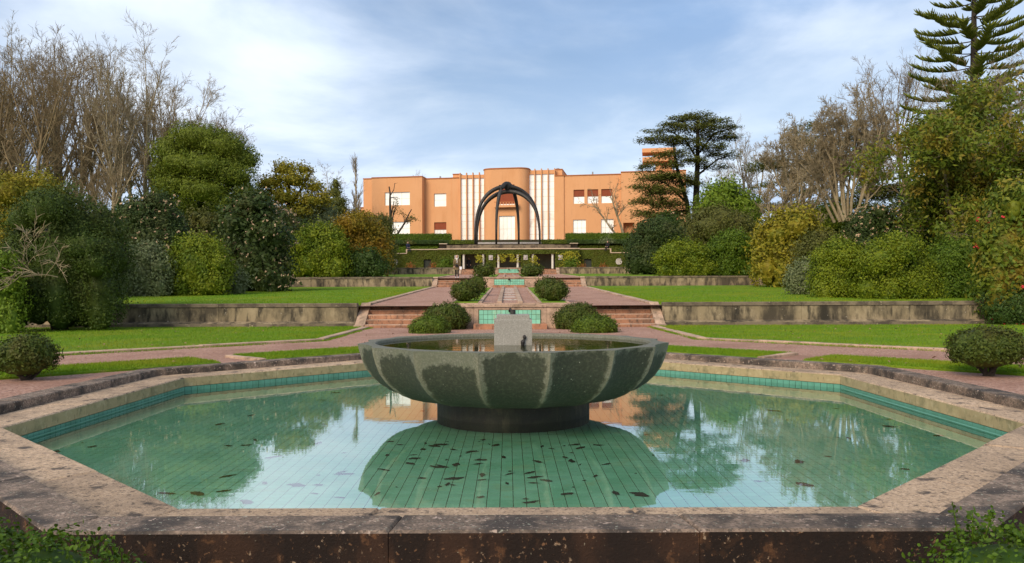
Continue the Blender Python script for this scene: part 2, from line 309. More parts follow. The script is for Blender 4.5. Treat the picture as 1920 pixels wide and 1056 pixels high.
# foliage kinds
L = {}
L['dark'] = LEAF('dark_leaf', (0.022,0.048,0.010), (0.055,0.085,0.018), (0.035,0.07,0.014))
L['deep'] = LEAF('deep_leaf', (0.022,0.045,0.008), (0.07,0.10,0.016), (0.045,0.06,0.012), 0.9)
L['fresh'] = LEAF('fresh_topiary_leaf', (0.03,0.06,0.007), (0.12,0.17,0.016), (0.06,0.08,0.012), 2.5)
L['mid'] = LEAF('mid_leaf', (0.04,0.085,0.008), (0.11,0.16,0.014), (0.06,0.10,0.009))
L['bright'] = LEAF('bright_leaf', (0.07,0.13,0.012), (0.16,0.22,0.022), (0.10,0.17,0.014))
L['green'] = LEAF('bush_leaf', (0.075,0.12,0.008), (0.19,0.215,0.014), (0.06,0.105,0.009), 1.1)
L['olive'] = LEAF('olive_leaf', (0.06,0.07,0.018), (0.115,0.12,0.03), (0.08,0.075,0.02))
L['grey'] = LEAF('grey_leaf', (0.085,0.11,0.05), (0.19,0.21,0.12), (0.11,0.14,0.06))
L['yellow'] = LEAF('yellow_leaf', (0.11,0.13,0.014), (0.27,0.22,0.022), (0.20,0.16,0.016), 1.4)
L['orange'] = LEAF('orange_leaf', (0.10,0.105,0.012), (0.26,0.17,0.015), (0.19,0.105,0.012), 0.5)
L['rhodo'] = LEAF('rhododendron_leaf', (0.022,0.043,0.012), (0.05,0.075,0.02), (0.055,0.065,0.02))
L['cam'] = LEAF('camellia_leaf', (0.04,0.085,0.010), (0.15,0.17,0.018), (0.22,0.15,0.022), 1.0)
L['pine'] = LEAF('pine_needle', (0.055,0.09,0.010), (0.15,0.18,0.020), (0.09,0.115,0.012))
L['frond'] = LEAF('araucaria_needle', (0.075,0.105,0.018), (0.19,0.21,0.035), (0.12,0.13,0.022))
L['cedar'] = LEAF('cedar_needle', (0.05,0.068,0.014), (0.12,0.125,0.026), (0.075,0.08,0.018))
L['box'] = LEAF('box_leaf', (0.02,0.05,0.005), (0.09,0.16,0.012), (0.05,0.08,0.010), 6)
L['topiary'] = LEAF('topiary_leaf', (0.028,0.05,0.008), (0.085,0.11,0.018), (0.07,0.065,0.016), 2.5)
L['ivy'] = LEAF('ivy_leaf', (0.055,0.08,0.012), (0.12,0.145,0.018), (0.09,0.095,0.015), 0.7)
L['rust'] = LEAF('rust_leaf', (0.16,0.07,0.02), (0.30,0.12,0.03))
L['vine'] = LEAF('vine_leaf', (0.16,0.17,0.016), (0.36,0.33,0.03))
L['grass'] = LEAF('grass_blade', (0.075,0.16,0.006), (0.155,0.245,0.010), (0.20,0.22,0.016), 0.45)
# ------------------------------------------------------------------ lie of the land
def zt2(x, y): return 1.08 + 0.027 * (y - 28.9)
def zt3(x, y): return 2.437 + 0.027 * (y - 56.7)
Z1 = 0.33
def ground_z(y):
    return (-0.1 if y < 6 else Z1 if y < 28.2 else zt2(0, y) if y < 56 else zt3(0, y) if y < 84.6 else 3.8 if y < 104 else 7.5 if y < 118 else 8.9)
OCT = [(-2.17,5.155), (2.17,5.155), (5.28,8.27), (5.28,12.93), (2.17,16.05), (-2.17,16.05), (-5.28,12.93), (-5.28,8.27)]   # inner edge of the pool, CCW
OCT_K, OCT_O = inset(OCT, -0.55), inset(OCT, -0.86)          # inner and outer edge of the kerb
def sheet(name, polys, m, **tags):
    mb = MB()
    for p in polys: mb.add(p, [tuple(range(len(p)))])
    return mb.build(name, m, kind='structure', **tags)
sheet('ground', [[(-2500,-600,-0.6),(2500,-600,-0.6),(2500,4000,-0.6),(-2500,4000,-0.6)]], MT['soil'], label='dark soil ground under and beyond the garden', cat='ground')
def cut(a, b, y):
    t = (y - a[1]) / (b[1] - a[1]); return (a[0] + t*(b[0]-a[0]), y)
HO = inset(OCT, -0.82)
pl = []
for s in (-1, 1):
    v1, v2, v3, v4 = [(s*abs(HO[i][0]), HO[i][1]) for i in (0, 7, 6, 5)]
    c6, c75 = cut(v1, v2, 6.0), cut(v1, v2, 7.5)
    up = [(s*150,28.3), (s*150,7.5), c75, v2, v3, v4, (0,v4[1]), (0,28.3)]
    dn = [(s*150,6.0), (s*150,-40), (0,-40), (0,v1[1]), v1, c6]
    bank = [(s*150,7.5,Z1), (s*150,6.0,-0.1), (*c6,-0.1), (*c75,Z1)]
    pl += [[(x,y,Z1) for x,y in up], [(x,y,-0.1) for x,y in dn], bank]
pl = [p if sum(p[i][0]*p[(i+1)%len(p)][1]-p[(i+1)%len(p)][0]*p[i][1] for i in range(len(p))) > 0 else p[::-1] for p in pl]
sheet('path', pl, MT['gravel'], label='reddish gravel path around the octagonal pool', cat='path')
def strip(y0, y1, zf, w=300): return [(-w,y0,zf(0,y0)), (w,y0,zf(0,y0)), (w,y1,zf(0,y1)), (-w,y1,zf(0,y1))]
sheet('path', [strip(28.25, 55.9, zt2)], MT['gravel'], label='reddish gravel paths of the middle terrace', cat='path')
sheet('path', [strip(56.3, 84.6, zt3)], MT['gravel'], label='reddish gravel path of the terrace below the arcade', cat='path')
sheet('path', [strip(85.0, 101.6, lambda x,y: 3.8)], MT['gravel'], label='gravel forecourt in front of the ivy arcade', cat='path')
sheet('terrain', [strip(104.2, 118, lambda x,y: 7.5, 300), strip(118, 600, lambda x,y: 8.9, 600), [(-600,118,7.5),(600,118,7.5),(600,118,8.9),(-600,118,8.9)]], MT['soil'], label='upper terrain carrying the villa', cat='terrain')

# lawns: raised turf with a stone edging
def lawn(poly, z0, label, zf=None, h=0.04):
    return MB().prism(poly, z0-0.05, z0+h, 0.01, zf).build('lawn', MT['lawn'], kind='structure', label=label, cat='lawn')
side = {-1: 'left', 1: 'right'}
ctr = (0, 10.6)
def diag(s, d, t):                                  # d: distance from pool centre along the rear diagonal, t: along it towards the axis
    k = math.sqrt(0.5); return (s*(d*k - t*k), ctr[1] + d*k + t*k)
for s in (-1, 1):
    A, B = (s*5.0, 27.9), (s*5.0, 20.75)
    Cc = diag(s, 10.75, -4.2)
    lawn([A, B, Cc, (s*13.5, 9.5), (s*140, 9.5), (s*140, 27.9)], Z1, 'lower lawn below the first retaining wall on the %s' % side[s])
    lawn([diag(s,6.28,-7.2), diag(s,7.55,-7.2), diag(s,7.55,-1.05), diag(s,6.28,-1.05)], Z1, 'short grass strip with a round shrub along the %s pool kerb' % side[s])
    lawn([diag(s,6.28,-0.2), diag(s,7.55,-0.2), diag(s,7.55,2.9), diag(s,6.28,2.6)], Z1, 'narrow grass wedge between pool kerb and %s path' % side[s])
    lawn([(s*5.35,28.4), (s*5.35,55.7), (s*140,55.7), (s*140,28.4)], 0, 'middle lawn above the first wall on the %s' % side[s], zt2)
    lawn([(s*5.35,56.5), (s*5.35,84.3), (s*140,84.3), (s*140,56.5)], 0, 'third lawn below the arcade terrace on the %s' % side[s], zt3)
    lawn([(s*1.2,29.9), (s*2.12,29.9), (s*2.12,52.2), (s*1.2,52.2)], 0, 'grass strip with round shrubs on the %s of the channel' % side[s], zt2)
    lawn([(s*1.0,58), (s*2.2,58), (s*2.2,81), (s*1.0,81)], 0, 'grass strip beside the upper channel on the %s' % side[s], zt3)
def edging(label, pts, w, z, zf=None, m='pink_stone', piece=1.6, h=0.055):
    t = thing('stone_edging', (pts[0][0], pts[0][1], z + (zf(*pts[0]) if zf else 0)), label, 'edging', 'stone lawn edgings')
    for a, b in zip(pts, pts[1:]):
        a, b = Vector(a), Vector(b); d = (b-a); n = max(1, round(d.length/piece)); u = d.normalized(); nr = Vector((-u.y, u.x))*w/2
        for i in range(n):
            p, q = a + d*(i/n) + u*0.004, a + d*((i+1)/n) - u*0.004
            MB().prism([tuple(p-nr), tuple(q-nr), tuple(q+nr), tuple(p+nr)], z-0.1, z+h+random.uniform(-0.006,0.006), 0.012, zf).build('edging_stone', MT[m], t)
    return t
random.seed(5)
for s in (-1, 1):
    Cc = diag(s, 10.68, -4.2)
    edging('pale stone edging of the %s lower lawn beside the gravel path' % side[s], [(s*4.93,27.7), (s*4.93,20.72), Cc, (s*13.4,9.5)], 0.22, Z1)
    edging('pale stone edging of the %s middle lawn' % side[s], [(s*5.2,29.0), (s*5.2,55.5)], 0.26, 0, zt2, piece=2.2)
    edging('pale stone edging of the %s third lawn' % side[s], [(s*5.2,56.9), (s*5.2,83.8)], 0.26, 0, zt3, piece=2.5)
    edging('thin stone edging between channel gravel and %s grass strip' % side[s], [(s*1.12,29.9), (s*1.12,52.2)], 0.14, 0, zt2, piece=2.2)
    edging('thin stone edging between %s grass strip and path on middle terrace' % side[s], [(s*2.18,29.9), (s*2.18,52.2)], 0.1, 0, zt2, piece=2.2)
    edging('short stone edging where the %s path reaches the pool kerb' % side[s], [diag(s,6.2,-0.28), diag(s,7.6,-0.28)], 0.14, Z1, piece=0.7)

# ------------------------------------------------------------------ the pool
pool = thing('pool_basin', (0, 10.6, -0.13), 'octagonal pool basin lined with green tiles and edged in granite', 'pool')
def facemat(o, m_side, pred=lambda n: abs(n.z) < 0.5):
    o.data.materials.append(m_side)
    for p in o.data.polygons:
        if pred(p.normal): p.material_index = 1
    return o
def ring_stones(name, inner, outer, i, cuts, z0, z1, m_top, m_side):
    a0, a1 = Vector(inner[i]), Vector(inner[(i+1)%8]); b0, b1 = Vector(outer[i]), Vector(outer[(i+1)%8])
    cuts = [0] + cuts + [1]; ln = (a1-a0).length
    for k in range(len(cuts)-1):
        g0, g1 = cuts[k] + 0.002/ln, cuts[k+1] - 0.002/ln
        P = lambda a, b, t: tuple(a + (b-a)*t)
        dz = random.uniform(-0.004, 0.004)
        o = MB().prism([P(a0,a1,g0), P(a0,a1,g1), P(b0,b1,g1), P(b0,b1,g0)], z0, z1+dz, 0.014).build(name, m_top, pool)
        facemat(o, m_side)
random.seed(11)
CUT = {0: [0.36, 0.69]}
for i in range(8):
    cl = [0.30 + random.uniform(-.05,.05), 0.66 + random.uniform(-.05,.05)]
    ck = CUT.get(i, [0.33 + random.uniform(-.06,.06), 0.68 + random.uniform(-.06,.06)])
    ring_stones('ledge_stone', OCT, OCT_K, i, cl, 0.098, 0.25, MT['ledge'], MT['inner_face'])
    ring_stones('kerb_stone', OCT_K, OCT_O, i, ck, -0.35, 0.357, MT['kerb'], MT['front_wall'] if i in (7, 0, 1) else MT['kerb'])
    # footing under the ledge, behind the tiles
    a = inset(OCT, -0.02); b = inset(OCT, -0.545); j = (i+1) % 8
    MB().prism([a[i], a[j], b[j], b[i]], -0.35, 0.094).build('footing', MT['grout'], pool)
MB().prism(inset(OCT, -0.03), -0.2, -0.0775).build('floor_bed', MT['grout'], pool)
PT, GAP = 0.1075, 0.0062
def inside(poly, x, y, e):
    for i in range(len(poly)):
        x0, y0 = poly[i]; x1, y1 = poly[(i+1) % len(poly)]; L_ = math.hypot(x1-x0, y1-y0)
        if ((x1-x0)*(y-y0) - (y1-y0)*(x-x0))/L_ < -e: return False
    return True
GY = 0.0085                                          # joints across the view are finer
tm = MB().prism([(-PT/2+GAP/2,-PT/2+GY/2),(PT/2-GAP/2,-PT/2+GY/2),(PT/2-GAP/2,PT/2-GY/2),(-PT/2+GAP/2,PT/2-GY/2)], -0.003, 0.009).mesh('tile'); tm.materials.append(MT['tile'])
cells = [(x*PT - 0.08, 5.155 + PT/2 + y*PT) for x in range(-52, 54) for y in range(-1, 101)]
cells = [c for c in cells if inside(OCT, c[0], c[1], -0.03) and math.hypot(c[0], c[1]-10.6) > 0.9]
cells.sort(key=lambda c: c[1] + abs(c[0])*0.25)
near = [c for c in cells if abs(c[0]) < 2.4][:300]; ns = set(near)
for c in near:
    o = put('tile', tm, None, pool); o.location = Vector((c[0], c[1], -0.084)) - pool.location
far = np.array([c for c in cells if c not in ns]); h = PT/2 - GAP/2
rz = np.random.RandomState(3).uniform(-0.0008, 0.0008, len(far))
hy = PT/2 - GY/2; q = np.array([[-h,-hy],[h,-hy],[h,hy],[-h,hy]])
vv = np.concatenate([np.dstack([far[:,None,0]+q[None,:,0], far[:,None,1]+q[None,:,1], np.broadcast_to((-0.0752+rz*0.5)[:,None], (len(far),4))]),
                     np.dstack([far[:,None,0]+q[None,:,0], far[:,None,1]+q[None,:,1], np.full((len(far),4), -0.0845)])], axis=1).reshape(-1,3)
ff = np.array([[0,1,2,3],[0,4,5,1],[1,5,6,2],[2,6,7,3],[3,7,4,0]]); ff = (ff[None] + (np.arange(len(far))*8)[:,None,None]).reshape(-1,4)
mb = MB(); mb.flat = True; mb.arr.append((vv, ff)); mb.build('floor_tiles', MT['tile'], pool, kind='stuff', label='remaining green floor tiles of the pool')
mb = MB()
for i in range(8):
    a, b = Vector(OCT[i]), Vector(OCT[(i+1)%8]); d = b-a; n = round(d.length/PT); u = d/n; nr = Vector((u.y, -u.x)).normalized()
    for k in range(n):
        for z0, z1 in ((-0.08,-0.016),(-0.011,0.091)):
            p, q_ = a + u*k + u*0.03, a + u*(k+1) - u*0.03
            mb.prism([tuple(p+nr*0.001), tuple(q_+nr*0.001), tuple(q_+nr*0.022), tuple(p+nr*0.022)], z0, z1)
mb.build('wall_tiles', MT['tile_wall'], pool, kind='stuff', label='turquoise wall tiles just above the water')
for s in (-1, 1):                                    # thin tube along each side wall, just above the water
    MB().tube([(s*5.25, 8.4, 0.045), (s*5.25, 12.8, 0.045)], 0.009, 6).build('side_tube', MT['tile_wall'], pool)
pw = inset(OCT, 0.0005)
sheet('water', [[(x, y, 0.03) for x, y in pw]], MT['water'], label='still shallow water in the octagonal pool', cat='water')

# ------------------------------------------------------------------ the fountain bowl
BC = Vector((0.0, 10.6, -0.12))
bowl = thing('fountain', BC, 'large scalloped grey stone bowl fountain standing in the pool', 'fountain')
NB, SUB = 16, 10; n = NB*SUB
RIM = 0.962
prof = [(0.80,0.235), (1.0,0.232), (1.15,0.238), (1.32,0.262), (1.48,0.305), (1.62,0.365), (1.74,0.445), (1.84,0.54), (1.92,0.65), (1.97,0.77), (2.0,0.88), (2.02,RIM)]
def flute(r, z, th):
    t = (th*NB/(2*math.pi) + 0.5) % 1.0                  # 0/1 at the ribs; a flute faces the camera
    hf = min(1, max(0, (r-0.95)/0.5))
    chord = math.cos(math.pi/NB)/math.cos((t-0.5)*2*math.pi/NB)
    return r*((1-hf) + hf*chord*(1 - 0.036*math.sin(math.pi*t)**0.8))
off = math.pi/2
mb = MB(); rings = []
for r, z in prof:
    rings.append([(BC.x + flute(r,z,2*math.pi*j/n)*math.cos(2*math.pi*j/n - off), BC.y + flute(r,z,2*math.pi*j/n)*math.sin(2*math.pi*j/n - off), z) for j in range(n)])
RI = 1.80
for r, z in ((RI, RIM+0.002), (RI-0.012, RIM-0.01), (RI-0.03, 0.86), (1.5, 0.62), (0.9, 0.42), (0.02, 0.36)):
    rings.append([(BC.x + r*math.cos(2*math.pi*j/n - off), BC.y + r*math.sin(2*math.pi*j/n - off), z) for j in range(n)])
vs_ = [p for R in rings for p in R]
fs_ = [(i*n+j, i*n+(j+1)%n, (i+1)*n+(j+1)%n, (i+1)*n+j) for i in range(len(rings)-1) for j in range(n)]
mb.add(vs_, fs_); bo = mb.build('bowl', MT['bowl'], bowl, smooth=True)
st = bo.data.attributes.new("stain", 'FLOAT', 'POINT'); rb = bo.data.attributes.new("rib", 'FLOAT', 'POINT')
sv, rv = [], []
rs = np.random.RandomState(8); topv = rs.uniform(0.52, 0.92, NB)
for i, R in enumerate(rings):
    for j in range(n):
        t = (j/SUB + 0.5) % 1.0; k = int(j/SUB + 0.5) % NB
        if i < len(prof):
            hf = (prof[i][1]-0.2)/(RIM-0.2); e = ((t-0.5)/(0.492+0.12*max(0,0.5-hf)+0.015*math.sin(3.1*k)))**10 + max(0, (hf-topv[k]+0.12)/0.30)**3
            sv.append(max(0.0, 1 - e)*0.75); rv.append(1.0 if min(t, 1-t) < 0.03 and i < len(prof)-1 else 0.0)
        else: sv.append(0.0); rv.append(0.0)
st.data.foreach_set("value", sv); rb.data.foreach_set("value", rv)
# sharp ribs and rim
bm_e = bo.data.edges; sharp = np.zeros(len(bm_e), dtype=bool); ev = np.zeros(len(bm_e)*2, dtype=np.int32); bm_e.foreach_get("vertices", ev); ev = ev.reshape(-1,2)
lp = len(prof)
for a, (p, q_) in enumerate(ev):
    ja, jb, ia, ib = p % n, q_ % n, p // n, q_ // n
    rib = ja == jb and (ja % SUB) == SUB//2 and max(ia, ib) < lp
    rim = ia == ib and ia in (lp-1, lp, lp+1)
    sharp[a] = rib or rim
at = bo.data.attributes.new("sharp_edge", 'BOOLEAN', 'EDGE'); at.data.foreach_set("value", sharp)
MB().lathe([(1.0,-0.12), (1.0,0.236)], 64, BC.x, BC.y).build('pedestal', MT['pedestal'], bowl, smooth=False)
MB().disc(BC.x, BC.y, 0.925, 1.785, 64).build('water', MT['bowl_water'], bowl, label='greenish water filling the stone bowl')
MB().prism([(-0.245,10.355),(0.245,10.355),(0.245,10.845),(-0.245,10.845)], 0.4, 1.255, 0.008).build('block', MT['granite_block'], bowl)
MB().prism([(-0.215,10.385),(0.215,10.385),(0.215,10.815),(-0.215,10.815)], 1.255, 1.315, 0.006).build('block_cap', MT['granite_block'], bowl)
nz_ = MB().lathe([(0.0,1.315),(0.036,1.315),(0.036,1.375),(0.028,1.378),(0.026,1.35),(0.0,1.35)], 16, 0.0, 10.6); nz_.build('nozzle', MT['dark_metal'], bowl)
mb = MB().tube([(0.12,10.34,0.92),(0.125,10.335,0.97),(0.14,10.33,1.0)], [0.02,0.03,0.012], 7); mb.ball((0.145,10.33,1.03),(0.022,0.02,0.03),8,6); mb.build('spout_valve', MT['dark_metal'], bowl)

# sodden leaves on the pool floor
random.seed(21)
def leaf_blob(sx, sy, seed):
    r = random.Random(seed); k = 9
    pts = [(sx*math.cos(2*math.pi*i/k)*r.uniform(.45,1.1), sy*math.sin(2*math.pi*i/k)*r.uniform(.45,1.1)) for i in range(k)]
    vs = [(x, y, r.uniform(0.001,0.006)) for x, y in pts] + [(0,0,0.009)]
    return [(i, (i+1)%k, k) for i in range(k)], vs
lm = []
for k in range(6):
    f_, v_ = leaf_blob(0.075, 0.055, k); m_ = MB().add(v_, f_).mesh('sodden_leaf'); m_.materials.append(MT['litter']); lm.append(m_)
cnt = 0
while cnt < 150:
    x, y = (random.gauss(-0.35, 0.95), random.uniform(5.6, 9.2)) if random.random() < 0.6 else (random.uniform(-5,5), random.uniform(5.6,15.5))
    if not inside(OCT, x, y, -0.25) or math.hypot(x, y-10.6) < 1.2: continue
    o = put('sodden_leaf', random.choice(lm), None, label='small dark sodden leaf lying on the green pool floor', cat='leaf', group='sodden leaves on the pool floor')
    o.location = (x, y, -0.0745); o.rotation_euler = (0, 0, random.uniform(0, 6.28)); sx_ = random.uniform(0.3, 1.0)**1.3*1.5; o.scale = (sx_, sx_*random.uniform(0.3, 0.9), 1); cnt += 1

# ------------------------------------------------------------------ stairs, retaining walls, cascade walls
def stair(s, y0, z0, r, d, nstep, x0, x1, label, first=None, ytop=None):
    t = thing('stair', (s*(x0+x1)/2, y0, z0-r), label, 'stairs', 'garden stairs')
    xa, xb = sorted((s*x0, s*x1))
    for i in range(nstep):
        ya = y0 + i*d; yb = ya + d + (0.25 if i == nstep-1 else 0.03); z = z0 + i*r
        w = 2 if xb-xa > 2 else 1
        for k in range(w):
            u0, u1 = xa + (xb-xa)*k/w + 0.003, xa + (xb-xa)*(k+1)/w - 0.003
            o = MB().prism([(u0,ya),(u1,ya),(u1,yb),(u0,yb)], z-r-(0.1 if i == 0 else 0), z, 0.018).build('step', MT['step'], t)
            facemat(o, MT['pink_stone'], lambda n: n.z > 0.3)
    # sloping side stone
    xo, xi = s*x1, s*(x1+0.34); a, b = sorted((xo+s*0.004, xi)); zt = z0+(nstep-1)*r
    ye = y0 + nstep*d
    p = [(y0-0.15, z0-r-0.1), (y0-0.15, z0-r+0.14), (y0+0.1, z0-r+0.16), (ye-0.35, zt+0.09), (ye, zt+0.09), (ye, z0-r-0.1)]
    mb = MB().add([(a,y,z) for y,z in p] + [(b,y,z) for y,z in p], [tuple(range(6)), tuple(range(11,5,-1))] + [(i,i+6,(i+1)%6+6,(i+1)%6) for i in range(6)])
    mb.build('side_stone', MT['pink_stone'], t)
for s in (-1, 1):
    stair(s, 27.5, 0.44, 0.16, 0.35, 5, 2.5, 5.0, 'lowest flight of red stone steps to the %s of the cascade' % side[s])
    stair(s, 55.5, 1.95, 0.162, 0.36, 4, 2.5, 5.0, 'second flight of red stone steps on the %s' % side[s])
    stair(s, 84.0, 3.34, 0.153, 0.36, 4, 2.5, 5.0, 'uppermost flight of red stone steps on the %s below the arcade' % side[s])
def retaining(s, yf, xa, xb, zb, zt, label, panel=2.4, plinth=True):
    t = thing('retaining_wall', (s*(xa+xb)/2, yf, zb), label, 'wall', 'terrace retaining walls')
    n = max(1, round((xb-xa)/panel)); R = random.Random(int(yf*10)+s)
    for i in range(n):
        u0, u1 = xa + (xb-xa)*i/n, xa + (xb-xa)*(i+1)/n
        x0, x1 = sorted((s*u0, s*u1)); j = R.uniform(-0.006, 0.006)
        MB().prism([(x0+.004,yf+j),(x1-.004,yf+j),(x1-.004,yf+0.28),(x0+.004,yf+0.28)], zb-0.15, zt-0.13, 0.008).build('panel', MT['wall'], t)
        MB().prism([(x0+.004,yf-0.035+j),(x1-.004,yf-0.035+j),(x1-.004,yf+0.34),(x0+.004,yf+0.34)], zt-0.125, zt+j*0.6, 0.014).build('coping_stone', MT['coping'], t)
        if plinth:
            p = [(yf-0.24,zb-0.12),(yf-0.24,zb+0.13),(yf-0.22,zb+0.145),(yf-0.008,zb+0.20),(yf-0.008,zb-0.12)]
            mb = MB().add([(x0+.004,y,z) for y,z in p] + [(x1-.004,y,z) for y,z in p], [(4,3,2,1,0), (5,6,7,8,9)] + [(i,(i+1)%5,(i+1)%5+5,i+5) for i in range(5)])
            facemat(mb.build('plinth_stone', MT['wall'], t), MT['coping'], lambda n: abs(n.z) < 0.4)
for s in (-1, 1):
    retaining(s, 28.05, 5.35, 29.5, Z1+0.02, 1.17, 'long stained retaining wall behind the lower lawn on the %s' % side[s])
    retaining(s, 56.0, 5.35, 34.0, 1.83, 2.52, 'second stained retaining wall behind the middle lawn on the %s' % side[s], 2.6, False)
    retaining(s, 84.6, 5.35, 30.0, 3.2, 3.93, 'low retaining wall below the ivy arcade on the %s' % side[s], 3.0, False)
def cascade(y0, zb, zt, px0, px1, pz0, pz1, basin, label, depth, slab=True):
    """wall between two flights with a tiled panel, a spout and a small basin"""
    t = thing('cascade_wall', (0, y0, zb), label, 'fountain wall', 'cascade walls between the stairs')
    n = 4; H = 2.48
    for i in range(n):
        a, b = -H + 2*H*i/n, -H + 2*H*(i+1)/n
        MB().prism([(a+.003,y0),(b-.003,y0),(b-.003,y0+0.3),(a+.003,y0+0.3)], zb-0.2, zt-0.10, 0.006).build('wall_block', MT['pink_stone'], t)
        MB().prism([(a+.003,y0-0.04),(b-.003,y0-0.04),(b-.003,y0+0.38),(a+.003,y0+0.38)], zt-0.096, zt, 0.012).build('coping_stone', MT['pink_stone'], t)
    for s in (-1, 1):                                     # side copings and infill of the terrace head
        a, b = sorted((s*H, s*(H-0.34)))
        MB().prism([(a,y0+0.385),(b,y0+0.385),(b,y0+depth),(a,y0+depth)], zb-0.2, zt-0.005, 0.012).build('coping_stone', MT['pink_stone'], t)
    MB().prism([(-H+.36,y0+0.39),(H-.36,y0+0.39),(H-.36,y0+depth),(-H+.36,y0+depth)], zb-0.2, zt-0.05).build('terrace_bed', MT['gravel'], t)
    MB().prism([(-H+.36,y0+depth+.003),(H-.36,y0+depth+.003),(H-.36,y0+depth+.25),(-H+.36,y0+depth+.25)], zb-0.2, zt-0.004, 0.012).build('coping_stone', MT['pink_stone'], t)
    pan = MB().prism([(px0-.02,y0-0.012),(px1+.02,y0-0.012),(px1+.02,y0-0.001),(px0-.02,y0-0.001)], pz0-.01, pz1+.01).build('tile_panel', MT['grout'], t)
    nx, nz = max(4, round((px1-px0)/0.15)), max(3, round((pz1-pz0)/0.15)); tw, th = (px1-px0)/nx, (pz1-pz0)/nz
    me = MB().box(-tw/2+.005, tw/2-.005, -0.010, 0, -th/2+.005, th/2-.005).mesh('tile'); me.materials.append(MT['tile_panel'])
    for i in range(nx):
        for k in range(nz):
            o = put('tile', me, None, pan); o.location = (px0+tw*(i+.5), y0-0.013, pz0+th*(k+.5))
    cz = pz1+0.02
    mb = MB().tube([(0,y0+0.05,cz),(0,y0-0.12,cz),(0,y0-0.2,cz-0.05)], [0.05,0.05,0.06], 8); mb.build('spout', MT['dark_metal'], t)
    b0, b1, bd, bh = basin
    mb = MB()
    for x0, x1, ya, yb in ((b0,b1,y0-bd,y0-bd+.16),(b0,b0+.16,y0-bd+.16,y0-.03),(b1-.16,b1,y0-bd+.16,y0-.03)):
        MB().prism([(x0,ya),(x1,ya),(x1,yb),(x0,yb)], zb-0.1, zb+bh, 0.015).build('basin_stone', MT['step'], t)
    MB().prism([(b0+.16,y0-bd+.16),(b1-.16,y0-bd+.16),(b1-.16,y0-.03),(b0+.16,y0-.03)], zb-0.1, zb+bh-0.06).build('basin_water', MT['bowl_water'], t)
cascade(27.1, Z1, 1.135, -1.05, 1.02, 0.47, 0.94, (-1.2, 1.2, 0.9, 0.18), 'lowest cascade wall with turquoise tile panel behind the stone bowl', 2.55)
cascade(54.3, 1.77, 2.47, -1.0, 1.02, 1.86, 2.30, (-1.1, 1.1, 0.7, 0.15), 'middle cascade wall with turquoise tile panel and rust stains', 1.8)
cascade(83.2, 3.15, 3.86, -1.05, 1.02, 3.27, 3.70, (-1.1, 1.1, 0.7, 0.15), 'uppermost cascade wall with pale turquoise tiles below the arcade', 1.8)
# the stepped water channel of the middle terrace
ch = thing('water_channel', (0, 29.9, zt2(0,29.9)), 'stepped stone water channel running up the middle terrace', 'water channel')
for s in (-1, 1):
    for i in range(8):
        y0, y1 = 29.9 + 2.95*i, 29.9 + 2.95*(i+1)
        a, b = sorted((s*0.3, s*0.48)); MB().prism([(a,y0+.004),(b,y0+.004),(b,y1-.004),(a,y1-.004)], -0.2, 0.09, 0.012, zt2).build('side_stone', MT['pink_stone'], ch)
for i in range(8):
    y0 = 29.9 + 2.95*i
    MB().prism([(-.298,y0),(.298,y0),(.298,y0+2.93),(-.298,y0+2.93)], -0.1, -0.02, 0, lambda x, y, y0=y0: zt2(0, y0)).build('channel_bed', MT['bowl_water'], ch)
    if i: MB().prism([(-.297,y0-0.02),(.297,y0-0.02),(.297,y0+0.06),(-.297,y0+0.06)], -0.2, 0.05, 0.008, lambda x, y, y0=y0: zt2(0, y0)).build('weir', MT['mask'], ch)
ch2 = thing('water_channel', (0, 59, zt3(0,59)), 'short upper water channel on the third terrace', 'water channel')
for s in (-1, 1):
    a, b = sorted((s*0.3, s*0.48)); MB().prism([(a,58),(b,58),(b,81.5),(a,81.5)], -0.2, 0.09, 0.012, zt3).build('side_stone', MT['pink_stone'], ch2)
MB().prism([(-.298,58),(.298,58),(.298,81.5),(-.298,81.5)], -0.1, -0.01, 0, zt3).build('channel_bed', MT['bowl_water'], ch2)
# ------------------------------------------------------------------ foliage tools
def unit(a): return a / np.maximum(np.linalg.norm(a, axis=-1, keepdims=True), 1e-9)
def leaf_quads(rs, P, N, size, aspect=0.5, wild=0.8, droop=0.0):
    """P positions, N outward directions -> rhombic leaves of slightly different size and tilt"""
    n = len(P)
    nn = unit(N + rs.normal(0, wild*0.55, (n,3)))
    t = rs.normal(0, 1, (n,3)) + N*0.7; t[:,2] -= droop
    t = unit(t - nn*np.sum(t*nn, axis=1, keepdims=True)); b = np.cross(nn, t)
    s = size*rs.uniform(0.6, 1.25, (n,1))
    v = np.stack([P - t*s*0.5, P + b*s*aspect*0.5 + nn*s*0.08, P + t*s*0.5, P - b*s*aspect*0.5 + nn*s*0.08], axis=1).reshape(-1,3)
    return v, np.arange(4*n).reshape(-1,4)
def wob(d, seed):
    return (np.sin(3.1*d[:,0]+seed)+np.sin(4.3*d[:,1]+1.7*seed)+np.sin(3.7*d[:,2]+2.3*seed)+0.6*np.sin(8.1*d[:,0]+6.7*d[:,1]+seed)+0.6*np.sin(7.3*d[:,2]-6.1*d[:,0]+seed*3))/4.2
